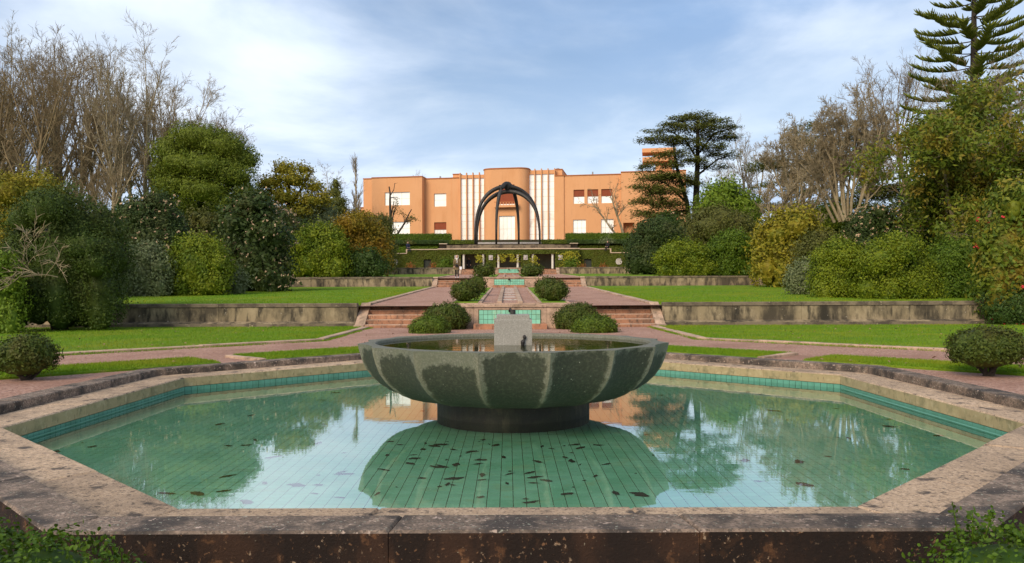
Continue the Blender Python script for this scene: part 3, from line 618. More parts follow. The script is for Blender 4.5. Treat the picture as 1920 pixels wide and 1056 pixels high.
def lobe_leaves(rs, lobes, n, size, clump=0.12, per=9, shell=0.22, lump=0.14, zmin=None, aspect=0.5, wild=0.8, droop=0.0, low=-0.55, hollow=2.6):
    """leaves in small sprays over a union of lobes (centre, radii)"""
    A = np.array([(l[1][0]*l[1][1] + l[1][0]*l[1][2] + l[1][1]*l[1][2]) for l in lobes]); A = A/A.sum()
    C2 = np.array([l[0] for l in lobes]); R2 = np.array([l[1] for l in lobes]); pp, dd_ = [], []
    for q, ((c, r), a) in enumerate(zip(lobes, A)):
        k = max(6, int(n*a/per*5)); c = np.array(c); r = np.array(r)
        d = unit(rs.normal(0, 1, (k,3))); d = d[d[:,2] > low]
        rad = (1 + lump*wob(d*1.3, c[0]*1.7+c[2]) + 0.5*lump*wob(d*3.1, c[1]+2.0*q))*(1 - shell*rs.uniform(0,1,len(d))**2 + 0.13*rs.uniform(0,1,len(d))*(rs.uniform(0,1,len(d)) > 0.9))
        p = c + d*r*rad[:,None]
        e = np.sum(((p[:,None,:]-C2[None])/(R2[None]*0.84))**2, axis=2); e[:,q] = 9
        keep = (e.min(axis=1) > 1) & (wob(p*hollow, 3.0+q) > -0.38)
        if zmin is not None: keep &= p[:,2] > zmin
        pp.append(p[keep]); dd_.append(unit(d[keep]/r))
    p, d = np.concatenate(pp), np.concatenate(dd_)
    if len(p) > n/per: i_ = rs.choice(len(p), int(n/per), replace=False); p, d = p[i_], d[i_]
    m = len(p)*per; Ps = [np.repeat(p, per, 0) + rs.normal(0, 1, (m,3))*clump]; Ns = [np.repeat(d, per, 0)]
    P, N = np.concatenate(Ps), np.concatenate(Ns)
    if zmin is not None: k = P[:,2] > zmin; P, N = P[k], N[k]
    return leaf_quads(rs, P, N, size, aspect, wild, droop)
def box_leaves(rs, x0, x1, y0, y1, z0, z1, dens, size, jit=0.05, faces='ftlr', aspect=0.6, holes=()):
    Ps, Ns = [], []
    def face(n, f, nr):
        u, v = rs.uniform(0,1,n), rs.uniform(0,1,n); Ps.append(f(u,v)); Ns.append(np.tile(nr,(n,1)))
    X, Y, Z = x1-x0, y1-y0, z1-z0
    if 'f' in faces: face(int(X*Z*dens), lambda u,v: np.stack([x0+u*X, np.full_like(u,y0), z0+v*Z],1), (0,-1,0.25))
    if 't' in faces: face(int(X*Y*dens), lambda u,v: np.stack([x0+u*X, y0+v*Y, np.full_like(u,z1)],1), (0,-0.2,1))
    if 'l' in faces: face(int(Y*Z*dens), lambda u,v: np.stack([np.full_like(u,x0), y0+u*Y, z0+v*Z],1), (-1,0,0.25))
    if 'r' in faces: face(int(Y*Z*dens), lambda u,v: np.stack([np.full_like(u,x1), y0+u*Y, z0+v*Z],1), (1,0,0.25))
    P, N = np.concatenate(Ps), np.concatenate(Ns).astype(float)
    P = P + N*(0.6*jit*wob(P*0.9, 1.0))[:,None] + rs.normal(0, jit, P.shape)
    for a, b, c_, d in holes: k = ~((P[:,0]>a)&(P[:,0]<b)&(P[:,2]>c_)&(P[:,2]<d)); P, N = P[k], N[k]
    return leaf_quads(rs, P, unit(N), size, aspect, 0.9)

# ------------------------------------------------------------------ ivy arcade
YA, ZA, ZTOP, ZOP = 98.0, 3.8, 6.62, 5.93
arc = thing('arcade', (0, YA, ZA), 'ivy covered arcade wall with three openings and pale columns', 'arcade')
HB = 8.6; OPEN = [(-5.85,-2.75), (-1.6,1.5), (2.62,5.72)]
mb = MB(); xs = -HB
for a, b in OPEN + [(HB, HB)]:
    mb.box(xs, a, YA, YA+0.5, ZA-0.2, ZOP); xs = b
mb.box(-HB, HB, YA, YA+0.5, ZOP+0.002, ZTOP-0.12); mb.build('wall', L['ivy'], arc)
MB().box(-HB-0.06, HB+0.06, YA-0.14, YA+6.2, ZTOP-0.118, ZTOP).build('cornice', MT['cream_stone'], arc)
MB().box(-HB, HB, YA+3.5, YA+3.8, ZA-0.2, ZTOP-0.121).build('back_wall', MT['arcade_in'], arc)
for s in (-1, 1): MB().box(*sorted((s*HB, s*(HB-0.3))), YA+0.502, YA+3.498, ZA-0.2, ZTOP-0.122).build('end_wall', MT['arcade_in'], arc)
for xc in (-5.5, -3.1, -1.25, 1.12, 2.97, 5.38):
    o = MB().lathe([(0.17,ZA-0.05),(0.17,ZA+0.12),(0.15,ZA+0.14),(0.14,ZOP-0.14),(0.18,ZOP-0.1),(0.18,ZOP-0.003)], 14, xc, YA+0.25).build('column', MT['column'], arc, smooth=False)
for xc in (-6.35, -2.18, 2.06, 6.3):
    mk = MB().box(xc-0.25, xc+0.25, YA-0.14, YA-0.02, 5.2, 5.78).build('plaque', MT['mask'], arc)
    MB().ball((xc, YA-0.15, 5.5), (0.15,0.09,0.2), 10, 7).build('relief', MT['mask'], mk)
rs = np.random.RandomState(1)
holes = [(a,b,ZA-1,ZOP) for a,b in OPEN] + [(x-0.27,x+0.27,5.18,5.8) for x in (-6.35,-2.18,2.06,6.3)]
mb = MB(); mb.arr.append(box_leaves(rs, -HB, HB, YA-0.05, YA+0.4, ZA-0.1, ZTOP-0.14, 420, 0.13, 0.045, 'flr', 0.8, holes)); mb.build('ivy', L['ivy'], arc, kind='stuff', label='clipped ivy covering the arcade wall')
for lab, cx_, w_, z0, z1, k in (('yellow climber hanging in the middle opening',-0.1,1.4,4.9,5.9,260), ('yellow climber spreading over the right end of the arcade',7.4,1.1,4.0,6.2,520), ('yellow climber in the first opening',-3.6,0.5,4.9,5.8,110), ('yellow climber beside the third opening',3.1,0.5,4.1,5.7,160)):
    P = np.stack([rs.normal(cx_, w_*0.5, k), rs.uniform(YA-0.28, YA-0.1, k), rs.uniform(z0, z1, k)], 1)
    if cx_ == -0.1: P = P[(np.abs(P[:,0]-cx_) > 0.25) | (P[:,2] > 5.5)]
    mb = MB(); mb.arr.append(leaf_quads(rs, P, np.tile((0,-1.0,0.2),(len(P),1)), 0.17, 0.8)); mb.build('climber', L['vine'], arc, label=lab, kind='stuff')
for s in (-1, 1):
    ww = thing('ivy_wall', (s*14, YA+0.8, ZA), 'ivy covered wing wall with a dark doorway on the %s of the arcade' % side[s], 'wall', 'ivy wing walls')
    dx = 10.0 if s < 0 else 9.75; wx = 14.0 if s < 0 else 13.55; ST = 12.5
    a, b = sorted((s*HB, s*ST)); o1, o2 = s*dx-0.47, s*dx+0.47
    mb = MB()
    mb.box(a, o1, YA+0.8, YA+1.2, ZA-0.2, 6.5); mb.box(o2, b, YA+0.8, YA+1.2, ZA-0.2, 6.5); mb.box(o1, o2, YA+0.8, YA+1.2, 5.35, 6.5)
    e0, e1 = sorted((s*(ST+0.01), s*24)); mb.box(e0, e1, YA+0.8, YA+1.2, ZA-0.2, 6.02); mb.build('wall', L['ivy'], ww)
    MB().box(o1+.01, o2-.01, YA+1.0, YA+1.06, ZA-0.1, 5.34).build('door', MT['dark_door'], ww)
    for (p0, p1, z) in ((a, b, 6.5), (e0, e1, 6.02)):
        n_ = max(1, round((p1-p0)/2.2))
        for i in range(n_): MB().box(p0+(p1-p0)*i/n_+.004, p0+(p1-p0)*(i+1)/n_-.004, YA+0.68, YA+1.5, z+0.002, z+0.10).build('coping_stone', MT['cream_stone'], ww)
    MB().box(*sorted((s*(ST-0.03), s*(ST+0.12))), YA+0.67, YA+1.5, 6.122, 6.60).build('coping_riser', MT['cream_stone'], ww)
    wd = MB().disc(0, 0, 0, 0.40, 20).build('round_window', MT['dark_door'], ww); wd.rotation_euler = (math.radians(90),0,0); wd.location = Vector((s*wx, YA+0.70, 4.98)) - ww.location
    for k in range(-2, 3):
        hh = math.sqrt(0.40**2 - (k*0.14)**2)
        MB().box(k*0.14-0.028, k*0.14+0.028, -hh, hh, 0.01, 0.03).build('grille_bar', MT['column'], wd)
        MB().box(-hh, hh, k*0.14-0.028, k*0.14+0.028, 0.031, 0.05).build('grille_bar', MT['column'], wd)
    holes = [(o1, o2, ZA-1, 5.35), (s*wx-0.42, s*wx+0.42, 4.56, 5.4)]
    mb = MB(); mb.arr.append(box_leaves(rs, a, b, YA+0.77, YA+1.1, ZA-0.1, 6.5, 400, 0.13, 0.04, 'f', 0.8, holes))
    mb.arr.append(box_leaves(rs, e0, e1, YA+0.77, YA+1.1, ZA-0.1, 6.0, 300, 0.13, 0.04, 'f', 0.8, holes)); mb.build('ivy', L['ivy'], ww, kind='stuff', label='clipped ivy on the wing wall')

# ------------------------------------------------------------------ upper terraces: parapets, posts, hedges
def hedge(x0, x1, y0, y1, z0, z1, label, m='mid', dens=200, size=0.16, group='clipped hedges below the villa'):
    t = thing('hedge', ((x0+x1)/2, (y0+y1)/2, z0), label, 'hedge', group)
    mb = MB().box(x0+.08, x1-.08, y0+.08, y1-.08, z0-0.1, z1-.08)
    mb.arr.append(box_leaves(rs, x0, x1, y0, y1, z0, z1, dens, size, 0.07, 'ftlr', 0.6)); mb.build('foliage', L[m], t)
    return t
for s in (-1, 1):
    pr = thing('parapet', (s*14, 106, 7.0), 'pale stone parapet with a square end post on the %s upper terrace' % side[s], 'parapet', 'upper terrace parapets')
    a, b = sorted((s*9.2, s*30))
    for i in range(8): MB().box(a+(b-a)*i/8+.004, a+(b-a)*(i+1)/8-.004, 105.9, 106.5, 7.40, 7.54).build('coping_stone', MT['cream_stone'], pr)
    MB().box(a, b, 106.0, 106.4, 5.5, 7.397).build('wall', MT['cream_stone'], pr)
    MB().box(*sorted((s*8.1, s*9.15)), 105.6, 106.6, 6.6, 7.68).build('post', MT['cream_stone'], pr)
    hedge(*sorted((s*9.2, s*30)), 104.6, 105.85, 6.3, 7.32, 'clipped low hedge bank below the %s parapet' % side[s], 'bright' if s < 0 else 'ivy')
    hedge(*sorted((s*8.0, s*30)), 112.4, 113.6, 7.5, 8.45, 'lower dark clipped hedge behind the %s parapet' % side[s], 'dark')
    hedge(*sorted((s*8.4, s*32)), 116.2, 117.8, 7.5, 9.62, 'tall clipped hedge under the %s wing windows' % side[s], 'mid')
    hedge(*sorted((s*4.6, s*8.0)), 109.8, 111.0, 7.5, 8.3 , 'short clipped hedge flanking the sculpture terrace on the %s' % side[s], 'ivy')
cw = thing('parapet', (0, 118, 7.5), 'long low stone wall between sculpture terrace and villa', 'parapet', 'upper terrace parapets')
for i in range(8): MB().box(-8.3+2.075*i+.004, -8.3+2.075*(i+1)-.004, 117.4, 117.9, 7.4, 8.5).build('wall_block', MT['mask'], cw)
fw = thing('parapet', (0, 104.2, 6.6), 'low dark stone kerb along the front of the sculpture terrace', 'parapet', 'upper terrace parapets')
for i in range(6): MB().box(-6+2*i+.004, -6+2*(i+1)-.004, 104.21, 104.29, 6.0, 7.42).build('wall_block', MT['coping'], fw)
MB().box(-8.05, 8.05, 104.3, 106, 5.0, 7.38).build('core', MT['coping'], fw)

# ------------------------------------------------------------------ generic sculpture on the terrace
sp = thing('sculpture', (-0.1, 110.5, 7.5), 'large dark bronze sculpture of plain crossing arches in front of the villa', 'sculpture')
for ang, hw, hh in ((12, 4.55, 8.3), (-24, 4.75, 7.6), (62, 3.3, 8.7)):
    a = math.radians(ang); pts = []; rad = []
    for i in range(29):
        t = i/28*math.pi; u = -math.cos(t)*hw; w = hh*math.sin(t)**0.62
        pts.append((sp.location.x + u*math.cos(a), sp.location.y + u*math.sin(a), 7.45 + w)); rad.append(0.13 + 0.17*math.sin(t))
    MB().tube(pts, rad, 10).build('arch', MT['dark_metal'], sp, smooth=True)
MB().lathe([(0.0,16.35),(0.42,16.32),(0.5,16.1),(0.42,15.4),(0.2,15.2),(0,15.18)], 16, sp.location.x, sp.location.y).build('hub', MT['dark_metal'], sp, smooth=True)

# ------------------------------------------------------------------ the villa
VA = math.radians(-10); VO = Vector((-0.1, 130.0, 8.9))
villa = thing('villa', VO, 'long orange rendered villa with tall glazed bays and a rounded centre', 'villa', rz=VA)
eu = Vector((math.cos(VA), math.sin(VA))); en = Vector((-math.sin(VA), math.cos(VA)))
def UZ(px, py, yo=0.0):                          # pixel of the photograph -> (u, z) on the facade plane set back yo
    py = py + (px-960)*ROLL; dx = (px-VPX)/F
    # cam + t*(dx,1) = VO + u*eu + yo*en
    o = Vector((VO.x, VO.y)) + en*yo - Vector((CX, 0))
    det = dx*(-eu.y) - (-eu.x)*1.0
    t = (o.x*(-eu.y) - (-eu.x)*o.y)/det; u = (dx*o.y - o.x)/det
    return u, CZ - (py-HY)*t/F - VO.z
def U(px, yo=0.0): return UZ(px, 400, yo)[0]
def VZ(px, py, yo=0.0): return UZ(px, py, yo)[1]
def vwall(name, u0, u1, z0, z1, yf, yb, holes=(), m='orange', rev=0.3, cap=True, label=None):
    """block of the villa whose front has real openings (u0,u1,z0,z1)"""
    us = sorted({u0, u1, *[h[0] for h in holes], *[h[1] for h in holes]}); zs = sorted({z0, z1, *[h[2] for h in holes], *[h[3] for h in holes]})
    mb = MB()
    for a, b in zip(us, us[1:]):
        for c, d in zip(zs, zs[1:]):
            if any(h[0]-1e-6 <= a and b <= h[1]+1e-6 and h[2]-1e-6 <= c and d <= h[3]+1e-6 for h in holes): continue
            mb.add([(a,yf,c),(b,yf,c),(b,yf,d),(a,yf,d)], [(0,1,2,3)])
    for a, b, c, d in holes:
        r = yf+rev
        mb.add([(a,yf,c),(a,yf,d),(a,r,d),(a,r,c)], [(0,1,2,3)]); mb.add([(b,yf,c),(b,r,c),(b,r,d),(b,yf,d)], [(0,1,2,3)])
        mb.add([(a,yf,d),(b,yf,d),(b,r,d),(a,r,d)], [(0,1,2,3)]); mb.add([(a,yf,c),(a,r,c),(b,r,c),(b,yf,c)], [(0,1,2,3)])
    mb.add([(u0,yf,z0),(u0,yf,z1),(u0,yb,z1),(u0,yb,z0)], [(0,1,2,3)]); mb.add([(u1,yf,z0),(u1,yb,z0),(u1,yb,z1),(u1,yf,z1)], [(0,1,2,3)])
    mb.add([(u0,yf,z1),(u1,yf,z1),(u1,yb,z1),(u0,yb,z1)], [(0,1,2,3)]); mb.add([(u0,yb,z0),(u0,yb,z1),(u1,yb,z1),(u1,yb,z0)], [(0,1,2,3)])
    o = mb.build(name, MT[m], villa, label=label)
    if cap: MB().box(u0-0.05, u1+0.05, yf-0.10, yb, z1+0.002, z1+0.14).build('roof_coping', MT['orange_dark'], villa)
    return o
def window(u0, u1, z0, z1, yf, nx, nz, shut=0.0, rev=0.28, bars=0.035):
    """frame, panes and, where shut > 0, a rust red shutter covering the upper part"""
    zs = z1 - (z1-z0)*shut; fr = MB(); y = yf+rev-0.08
    for i in range(nx+1):
        x = u0+(u1-u0)*i/nx; fr.box(max(u0,x-bars/2), min(u1,x+bars/2), y, y+0.07, z0, zs)
    for k in range(nz+1):
        z = z0+(zs-z0)*k/nz
        for i in range(nx): fr.box(u0+(u1-u0)*i/nx+bars/2+.001, u0+(u1-u0)*(i+1)/nx-bars/2-.001, y+.002, y+0.068, max(z0,z-bars/2), min(zs,z+bars/2))
    w = fr.build('window', MT['frame'], villa)
    for i in range(nx):
        for k in range(nz):
            a, b = u0+(u1-u0)*i/nx, u0+(u1-u0)*(i+1)/nx; c, d = z0+(zs-z0)*k/nz, z0+(zs-z0)*(k+1)/nz
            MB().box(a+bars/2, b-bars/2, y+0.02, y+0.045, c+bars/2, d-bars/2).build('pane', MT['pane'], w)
    MB().box(u0, u1, yf+rev+0.001, yf+rev+0.05, z0, z1).build('pane_backing', MT['frame'], w)  # added backing sheet, made up to go with the bright painted panes
    if shut:
        sh = MB(); n_ = 10
        for i in range(n_): sh.box(u0+(u1-u0)*i/n_+.006, u0+(u1-u0)*(i+1)/n_-.006, y-0.03, y+0.06, zs+.02, z1-.01)
        sh.build('shutter', MT['shutter'], w)
YF = 0.0
zb = -1.0
z_left = VZ(745, 333); z_mid = VZ(820, 335.5, 1.6); z_right = VZ(1110, 327)
# far left sliver and low wing
vwall('wall', U(682, 3.0), U(700, 3.0), zb, VZ(690, 336, 3.0), 3.0, 14)
vwall('wall', U(676, 4.0), U(683, 4.0), zb, VZ(680, 390, 4.0), 4.0, 12)
# left block
hl = [(U(722), U(769), VZ(745,385), VZ(745,360.5)), (U(728), U(769), VZ(750,441), VZ(750,416))]
vwall('wall', U(698), U(792), zb, z_left, YF, 15, hl); window(*hl[0], YF, 3, 2); window(*hl[1], YF, 3, 2)
# recessed left middle
y1 = 1.6
hm = [(U(814.5,y1), U(837.3,y1), VZ(826,387.3,y1), VZ(826,363,y1)), (U(814.5,y1), U(837.3,y1), VZ(826,448,y1), VZ(826,417,y1))]
vwall('wall', U(792.3,y1), U(848,y1), zb, z_mid, y1, 15, hm); window(*hm[0], y1, 1, 2); window(*hm[1], y1, 4, 1, 0.45)
vwall('pilaster', U(848.1,y1-0.15), U(864,y1-0.15), zb, z_mid, y1-0.15, 15)
vwall('attic', U(850,2.2), U(864,2.2), z_mid-0.5, VZ(857,327.5,2.2), 2.2, 12)
# glazed bays
def bay(px_f, ztop_fin, zg1, zg0, zl1, yo):
    u = [U(p, yo) for p in px_f]; w_ = 0.15
    for x in u: MB().box(x-w_/2, x+w_/2, yo-0.22, yo+0.3, zb, ztop_fin).build('fin', MT['orange'], villa)
    MB().box(u[0], u[-1]+0.0, yo+0.05, yo+3, zg1+.002, zl1).build('lintel', MT['orange'], villa)
    MB().box(u[0], u[-1], yo+0.42, yo+3, zb, zg1).build('wall', MT['orange'], villa)
    for a, b in zip(u, u[1:]): window(a+w_/2+.002, b-w_/2-.002, zg0, zg1, yo, 1, 10, 0, 0.3)
    return u
yb_ = 1.2
zc = VZ(950, 316.5, -0.4)
bay([863.7,875.6,887.6,899.6,909.5], VZ(885,324,yb_), VZ(885,334.3,yb_), zb+0.2, VZ(885,328,yb_), yb_)
bay([991.5,1003.7,1016.0,1028.4,1040.9], VZ(1015,316.5,yb_), VZ(1015,326.5,yb_), zb+0.2, VZ(1015,319,yb_), yb_)
# rounded centre block
yc = -0.4; ua, ub = U(908.5, 1.2), U(993, 1.2); R = 1.6
hc_ = [(U(936,yc), U(965.3,yc), VZ(950,385,yc), VZ(950,346.5,yc)), (U(936,yc), U(966,yc), VZ(950,453.5,yc), VZ(950,405,yc))]
mb = MB()
vwall('wall', ua+R, ub-R, zb, zc, yc, yc+R+1.5, hc_, cap=False)
for s, e in ((-1, ua+R), (1, ub-R)):
    arcp = [(e + s*R*math.sin(t), yc+R-R*math.cos(t)) for t in [math.pi/2*i/12 for i in range(13)]] + [(e + s*R, yc+R+1.5)]
    m2 = MB(); n_ = len(arcp)
    m2.add([(x,y,zb) for x,y in arcp] + [(x,y,zc) for x,y in arcp], [(i,i+1,n_+i+1,n_+i) if s > 0 else (i+1,i,n_+i,n_+i+1) for i in range(n_-1)])
    m2.build('curved_wall', MT['orange'], villa, smooth=True)
outline = [(ua+R-R*math.sin(t), yc+R-R*math.cos(t)) for t in [math.pi/2*i/12 for i in range(12,-1,-1)]] + [(ub-R+R*math.sin(t), yc+R-R*math.cos(t)) for t in [math.pi/2*i/12 for i in range(13)]] + [(ub, yc+R+1.5), (ua, yc+R+1.5)]
MB().prism(inset(outline, -0.09), zc+.002, zc+0.16).build('roof_coping', MT['orange_dark'], villa)
window(*hc_[0], yc, 3, 1, 0.93); window(*hc_[1], yc, 4, 2)
bz = VZ(950, 385.5, yc)
bal = MB().box(U(928.5,yc), U(974,yc), yc-0.75, yc-.002, bz-0.35, bz).build('balcony', MT['orange'], villa)
MB().box(U(929,yc), U(973.5,yc), yc-0.74, yc-0.66, bz+0.45, bz+0.55).build('rail', MT['orange_dark'], bal)
for i in range(9):
    x = U(929.5,yc) + (U(973,yc)-U(929.5,yc))*i/8; MB().box(x-.05, x+.05, yc-0.73, yc-0.67, bz+.002, bz+0.448).build('baluster', MT['orange'], bal)
MB().box(U(925,yc), U(977,yc), yc-1.4, yc-.01, zb, zb+0.35).build('door_step', MT['cream_stone'], villa)
# right wing
vwall('pilaster', U(1041.2,0.9), U(1058,0.9), zb, z_right, 0.9, 15)
vwall('attic', U(1042,2.0), U(1055,2.0), z_right-0.5, VZ(1048,318.5,2.0), 2.0, 12)
MB().box(U(1044,2.5), U(1049,2.5), 2.5, 3.2, VZ(1048,318,2.0), VZ(1048,314.5,2.0)).build('chimney', MT['rock'], villa)
yr = 1.1
hr = [(U(a,yr), U(b,yr), VZ(1110,381.5,yr), VZ(1110,355.3,yr)) for a, b in ((1076,1096.3),(1102,1122.4),(1128,1148.2))] + [(U(a,yr), U(b,yr), VZ(1110,443,yr), VZ(1110,411.6,yr)) for a, b in ((1075,1099),(1127.5,1151))]
vwall('wall', U(1058.2,yr), U(1165,yr), zb, z_right, yr, 15, hr)
for h_ in hr[:3]: window(*h_, yr, 1, 1, 0.5)
for h_ in hr[3:]: window(*h_, yr, 3, 2)
ye = 0.3
he = [(U(1169,ye), U(1190,ye), zb, VZ(1190,417.5,ye)), (U(1195,ye), U(1228,ye), zb, VZ(1190,417.5,ye))]
vwall('wall', U(1165.2,ye), U(1287,ye), zb, z_right+0.2, ye, 15, he, rev=1.2)
MB().box(U(1167,ye), U(1230,ye), ye+1.21, ye+1.3, zb, VZ(1190,417,ye)).build('porch_back', MT['orange'], villa)
MB().lathe([(0.22,zb),(0.22,VZ(1190,418,ye))], 14, U(1192.5,ye), ye+0.28).build('column', MT['orange'], villa)
# roof tower with two cantilevered slabs
yt = 7.0
MB().box(U(1230,yt), U(1262,yt), yt, yt+4, z_right, VZ(1240,286,yt)).build('tower', MT['orange'], villa)
for a, b, t0, t1 in ((1205,1268,287,279.5), (1205.5,1266,304,296)):
    MB().box(U(a,yt), U(b,yt), yt-0.9, yt+3.0, VZ(1230,t0,yt), VZ(1230,t1,yt)).build('canopy_slab', MT['orange'], villa)
MB().box(U(698)+1, U(1280,2)-1, 4, 14.5, z_mid-0.8, z_mid-0.3).build('roof', MT['rock'], villa)
for px in (706, 745, 826, 1112): MB().box(U(px,3)-.12, U(px,3)+.12, 3, 3.2, z_left, z_left+0.45).build('roof_vent', MT['rock'], villa)

# ------------------------------------------------------------------ people
MT['skin'] = M('skin', (0.52,0.30,0.21), 0.6); MT['coat'] = M('olive_brown_coat', (0.16,0.11,0.055), 0.9, [((0.2,0.14,0.07),9,0.45,0.7,0.6)]); MT['black'] = M('black_cloth', (0.013,0.012,0.014), 0.9)
MT['scarf'] = M('cream_scarf', (0.62,0.56,0.48), 0.9); MT['hair_fair'] = M('fair_hair', (0.42,0.29,0.16), 0.7); MT['hair_dark'] = M('dark_hair', (0.03,0.02,0.015), 0.7); MT['white'] = M('white_paper', (0.75,0.76,0.8), 0.8); MT['navy'] = M('navy_cloth', (0.02,0.025,0.05), 0.9)
def skin_mesh(name, V, E, Rr, m, parent, root=0, sub=2):
    me = bpy.data.meshes.new(name); me.from_pydata([tuple(v) for v in V], E, []); o = put(name, me, m, parent)
    sk = o.modifiers.new("skin", 'SKIN'); sk.use_smooth_shade = True
    for i, r in enumerate(Rr): me.skin_vertices[0].data[i].radius = (r, r) if not hasattr(r, '__len__') else r
    me.skin_vertices[0].data[root].use_root = True
    if sub: ss = o.modifiers.new("sub", 'SUBSURF'); ss.levels = sub; ss.render_levels = sub
    return o
def person(loc, rz, h, pose, label, top, legs, hair, group=None, scarf=False, bag=False):
    t = thing('person', loc, label, 'person', group, rz, world=False); k = h/1.7
    P = {'pel': (0,0,.92), 'wst': (0,0,1.08), 'cst': (0,-.01,1.28), 'nck': (0,0,1.44), 'hd0': (0,-.01,1.5), 'hd1': (0,-.02,1.6), 'hd2': (0,-.01,1.67)}
    if pose == 'walk': LG = [((.09,0,.88),(.10,-.12,.50),(.10,-.10,.09),(.10,-.24,.03)), ((-.09,0,.88),(-.10,.02,.49),(-.10,.16,.10),(-.10,.05,.03))]
    elif pose == 'stand': LG = [((.09,0,.88),(.10,-.02,.49),(.11,0,.09),(.12,-.13,.03)), ((-.09,0,.88),(-.10,0,.49),(-.11,.02,.09),(-.12,-.11,.03))]
    else: LG = [((.09,0,.90),(.11,-.42,.92),(.11,-.46,.50),(.12,-.58,.45)), ((-.09,0,.90),(-.11,-.42,.92),(-.11,-.44,.50),(-.12,-.56,.45))]
    AR = [((s*.17,0,1.40),(s*.23,.02,1.14),(s*.22,-.10 if pose != 'stand' else -.03,.90)) for s in (1,-1)]
    if pose == 'sit': AR = [((s*.17,0,1.40),(s*.24,-.05,1.14),(s*.14,-.28,1.0)) for s in (1,-1)]
    V, E, Rr = [], [], []
    def av(p, r): V.append(Vector(p)*k); Rr.append((r[0]*k, r[1]*k) if hasattr(r,'__len__') else r*k); return len(V)-1
    ip = av(P['pel'],(.15,.11)); iw = av(P['wst'],(.13,.10)); ic = av(P['cst'],(.16,.11)); i_n = av(P['nck'],.055); h0 = av(P['hd0'],.06); h1 = av(P['hd1'],(.078,.095)); h2 = av(P['hd2'],.06)
    E += [(ip,iw),(iw,ic),(ic,i_n),(i_n,h0),(h0,h1),(h1,h2)]
    for lg in LG:
        q = [av(p, r) for p, r in zip(lg, (.085,.058,.042,.035))]; E += [(ip,q[0]),(q[0],q[1]),(q[1],q[2]),(q[2],q[3])]
    hands = []
    for a in AR:
        q = [av(p, r) for p, r in zip(a, (.055,.042,.032))]; E += [(ic,q[0]),(q[0],q[1]),(q[1],q[2])]; hands.append((Vector(a[2]), (Vector(a[2])-Vector(a[1])).normalized()))
    body = skin_mesh('body', V, E, Rr, MT[legs], t)
    for hp, d in hands:                                   # palms with four fingers and a thumb
        pv, pe, pr = [hp*k, (hp+d*0.07)*k], [(0,1)], [.030*k,.034*k]; sd = d.cross(Vector((0,1,0))).normalized()
        for f, ln in ((-.027,.06),(-.009,.075),(.009,.078),(.027,.065)):
            b0 = len(pv); pv += [(hp+d*0.085+sd*f)*k, (hp+d*(0.085+ln*.6)+sd*f)*k, (hp+d*(0.085+ln)+sd*f+Vector((0,-.02,0)))*k]; pr += [.010*k]*3; pe += [(1,b0),(b0,b0+1),(b0+1,b0+2)]
        b0 = len(pv); pv += [(hp+d*.03+sd*.04+Vector((0,-.02,0)))*k, (hp+d*.07+sd*.06+Vector((0,-.04,0)))*k]; pr += [.012*k,.009*k]; pe += [(0,b0),(b0,b0+1)]
        skin_mesh('hand', pv, pe, pr, MT['skin'], t, sub=1)
    mb = MB().ball(Vector((0,-.03,1.585))*k, (.078*k,.092*k,.115*k), 14, 10); mb.ball(Vector((0,-.125,1.58))*k, (.014*k,.02*k,.022*k), 6, 5)
    for s in (-1,1): mb.ball(Vector((s*.078,-.01,1.585))*k, (.012*k,.02*k,.03*k), 6, 5)
    hd = mb.build('head', MT['skin'], t, smooth=True)
    mb = MB()
    for s in (-1,1): mb.ball(Vector((s*.03,-.112,1.60))*k, (.012*k,.008*k,.008*k), 6, 5)
    mb.build('eyes', MT['black'], hd); MB().ball(Vector((0,-.112,1.535))*k, (.024*k,.008*k,.007*k), 6, 5).build('mouth', MT['petal_red'], hd)
    mb = MB().ball(Vector((0,.012,1.612))*k, (.092*k,.098*k,.112*k), 14, 10, 0.06, 1)
    if hair == 'hair_fair' or pose != 'stand': mb.ball(Vector((0,.05,1.50))*k, (.085*k,.06*k,.12*k), 10, 8)
    mb.build('hair', MT[hair], t, smooth=True)
    hem = .60 if pose != 'sit' else .88
    co = MB().lathe([(.225*k,hem*k),(.205*k,.80*k) if pose != 'sit' else (.2*k,.92*k),(.165*k,1.06*k),(.185*k,1.26*k),(.19*k,1.38*k),(.09*k,1.46*k),(.07*k,1.49*k)], 20, 0, 0)
    co.v = [(x, y*.74, z) for x, y, z in co.v]; cobj = co.build('coat', MT[top], t, smooth=True)
    for a in AR: MB().tube([Vector(a[0])*k, Vector(a[1])*k, (Vector(a[1])*.12+Vector(a[2])*.88)*k], [.075*k,.06*k,.05*k], 10).build('sleeve', MT[top], cobj, smooth=True)
    mb = MB()
    for lg in LG: mb.ball((Vector(lg[3])*.6+Vector(lg[2])*.4)*k - Vector((0,0,.015))*k, (.045*k,.12*k,.045*k), 10, 6)
    mb.build('shoes', MT['white'] if scarf else MT['black'], t, smooth=True)
    if scarf:
        MB().lathe([(.06*k,1.40*k),(.125*k,1.42*k),(.12*k,1.49*k),(.07*k,1.51*k)], 14).build('scarf', MT['scarf'], t, smooth=True)
        MB().box(-.06*k, .05*k, -.165*k, -.14*k, 1.14*k, 1.45*k).build('scarf_end', MT['scarf'], t)
    return t
random.seed(2)
pz = zt3(0, 57.6) + 0.0
P_W = W(857, 520, 57.6)
pw_ = person((P_W.x, 57.6, pz), 0.0, 1.62, 'walk', 'walking woman in olive brown coat, cream scarf and black trousers', 'coat', 'black', 'hair_fair', 'visitors in the garden', scarf=True)
k = 1.62/1.7
hb = thing('handbag', (P_W.x, 57.6, pz), 'small black shoulder bag worn in front by the walking woman', 'handbag', world=False)
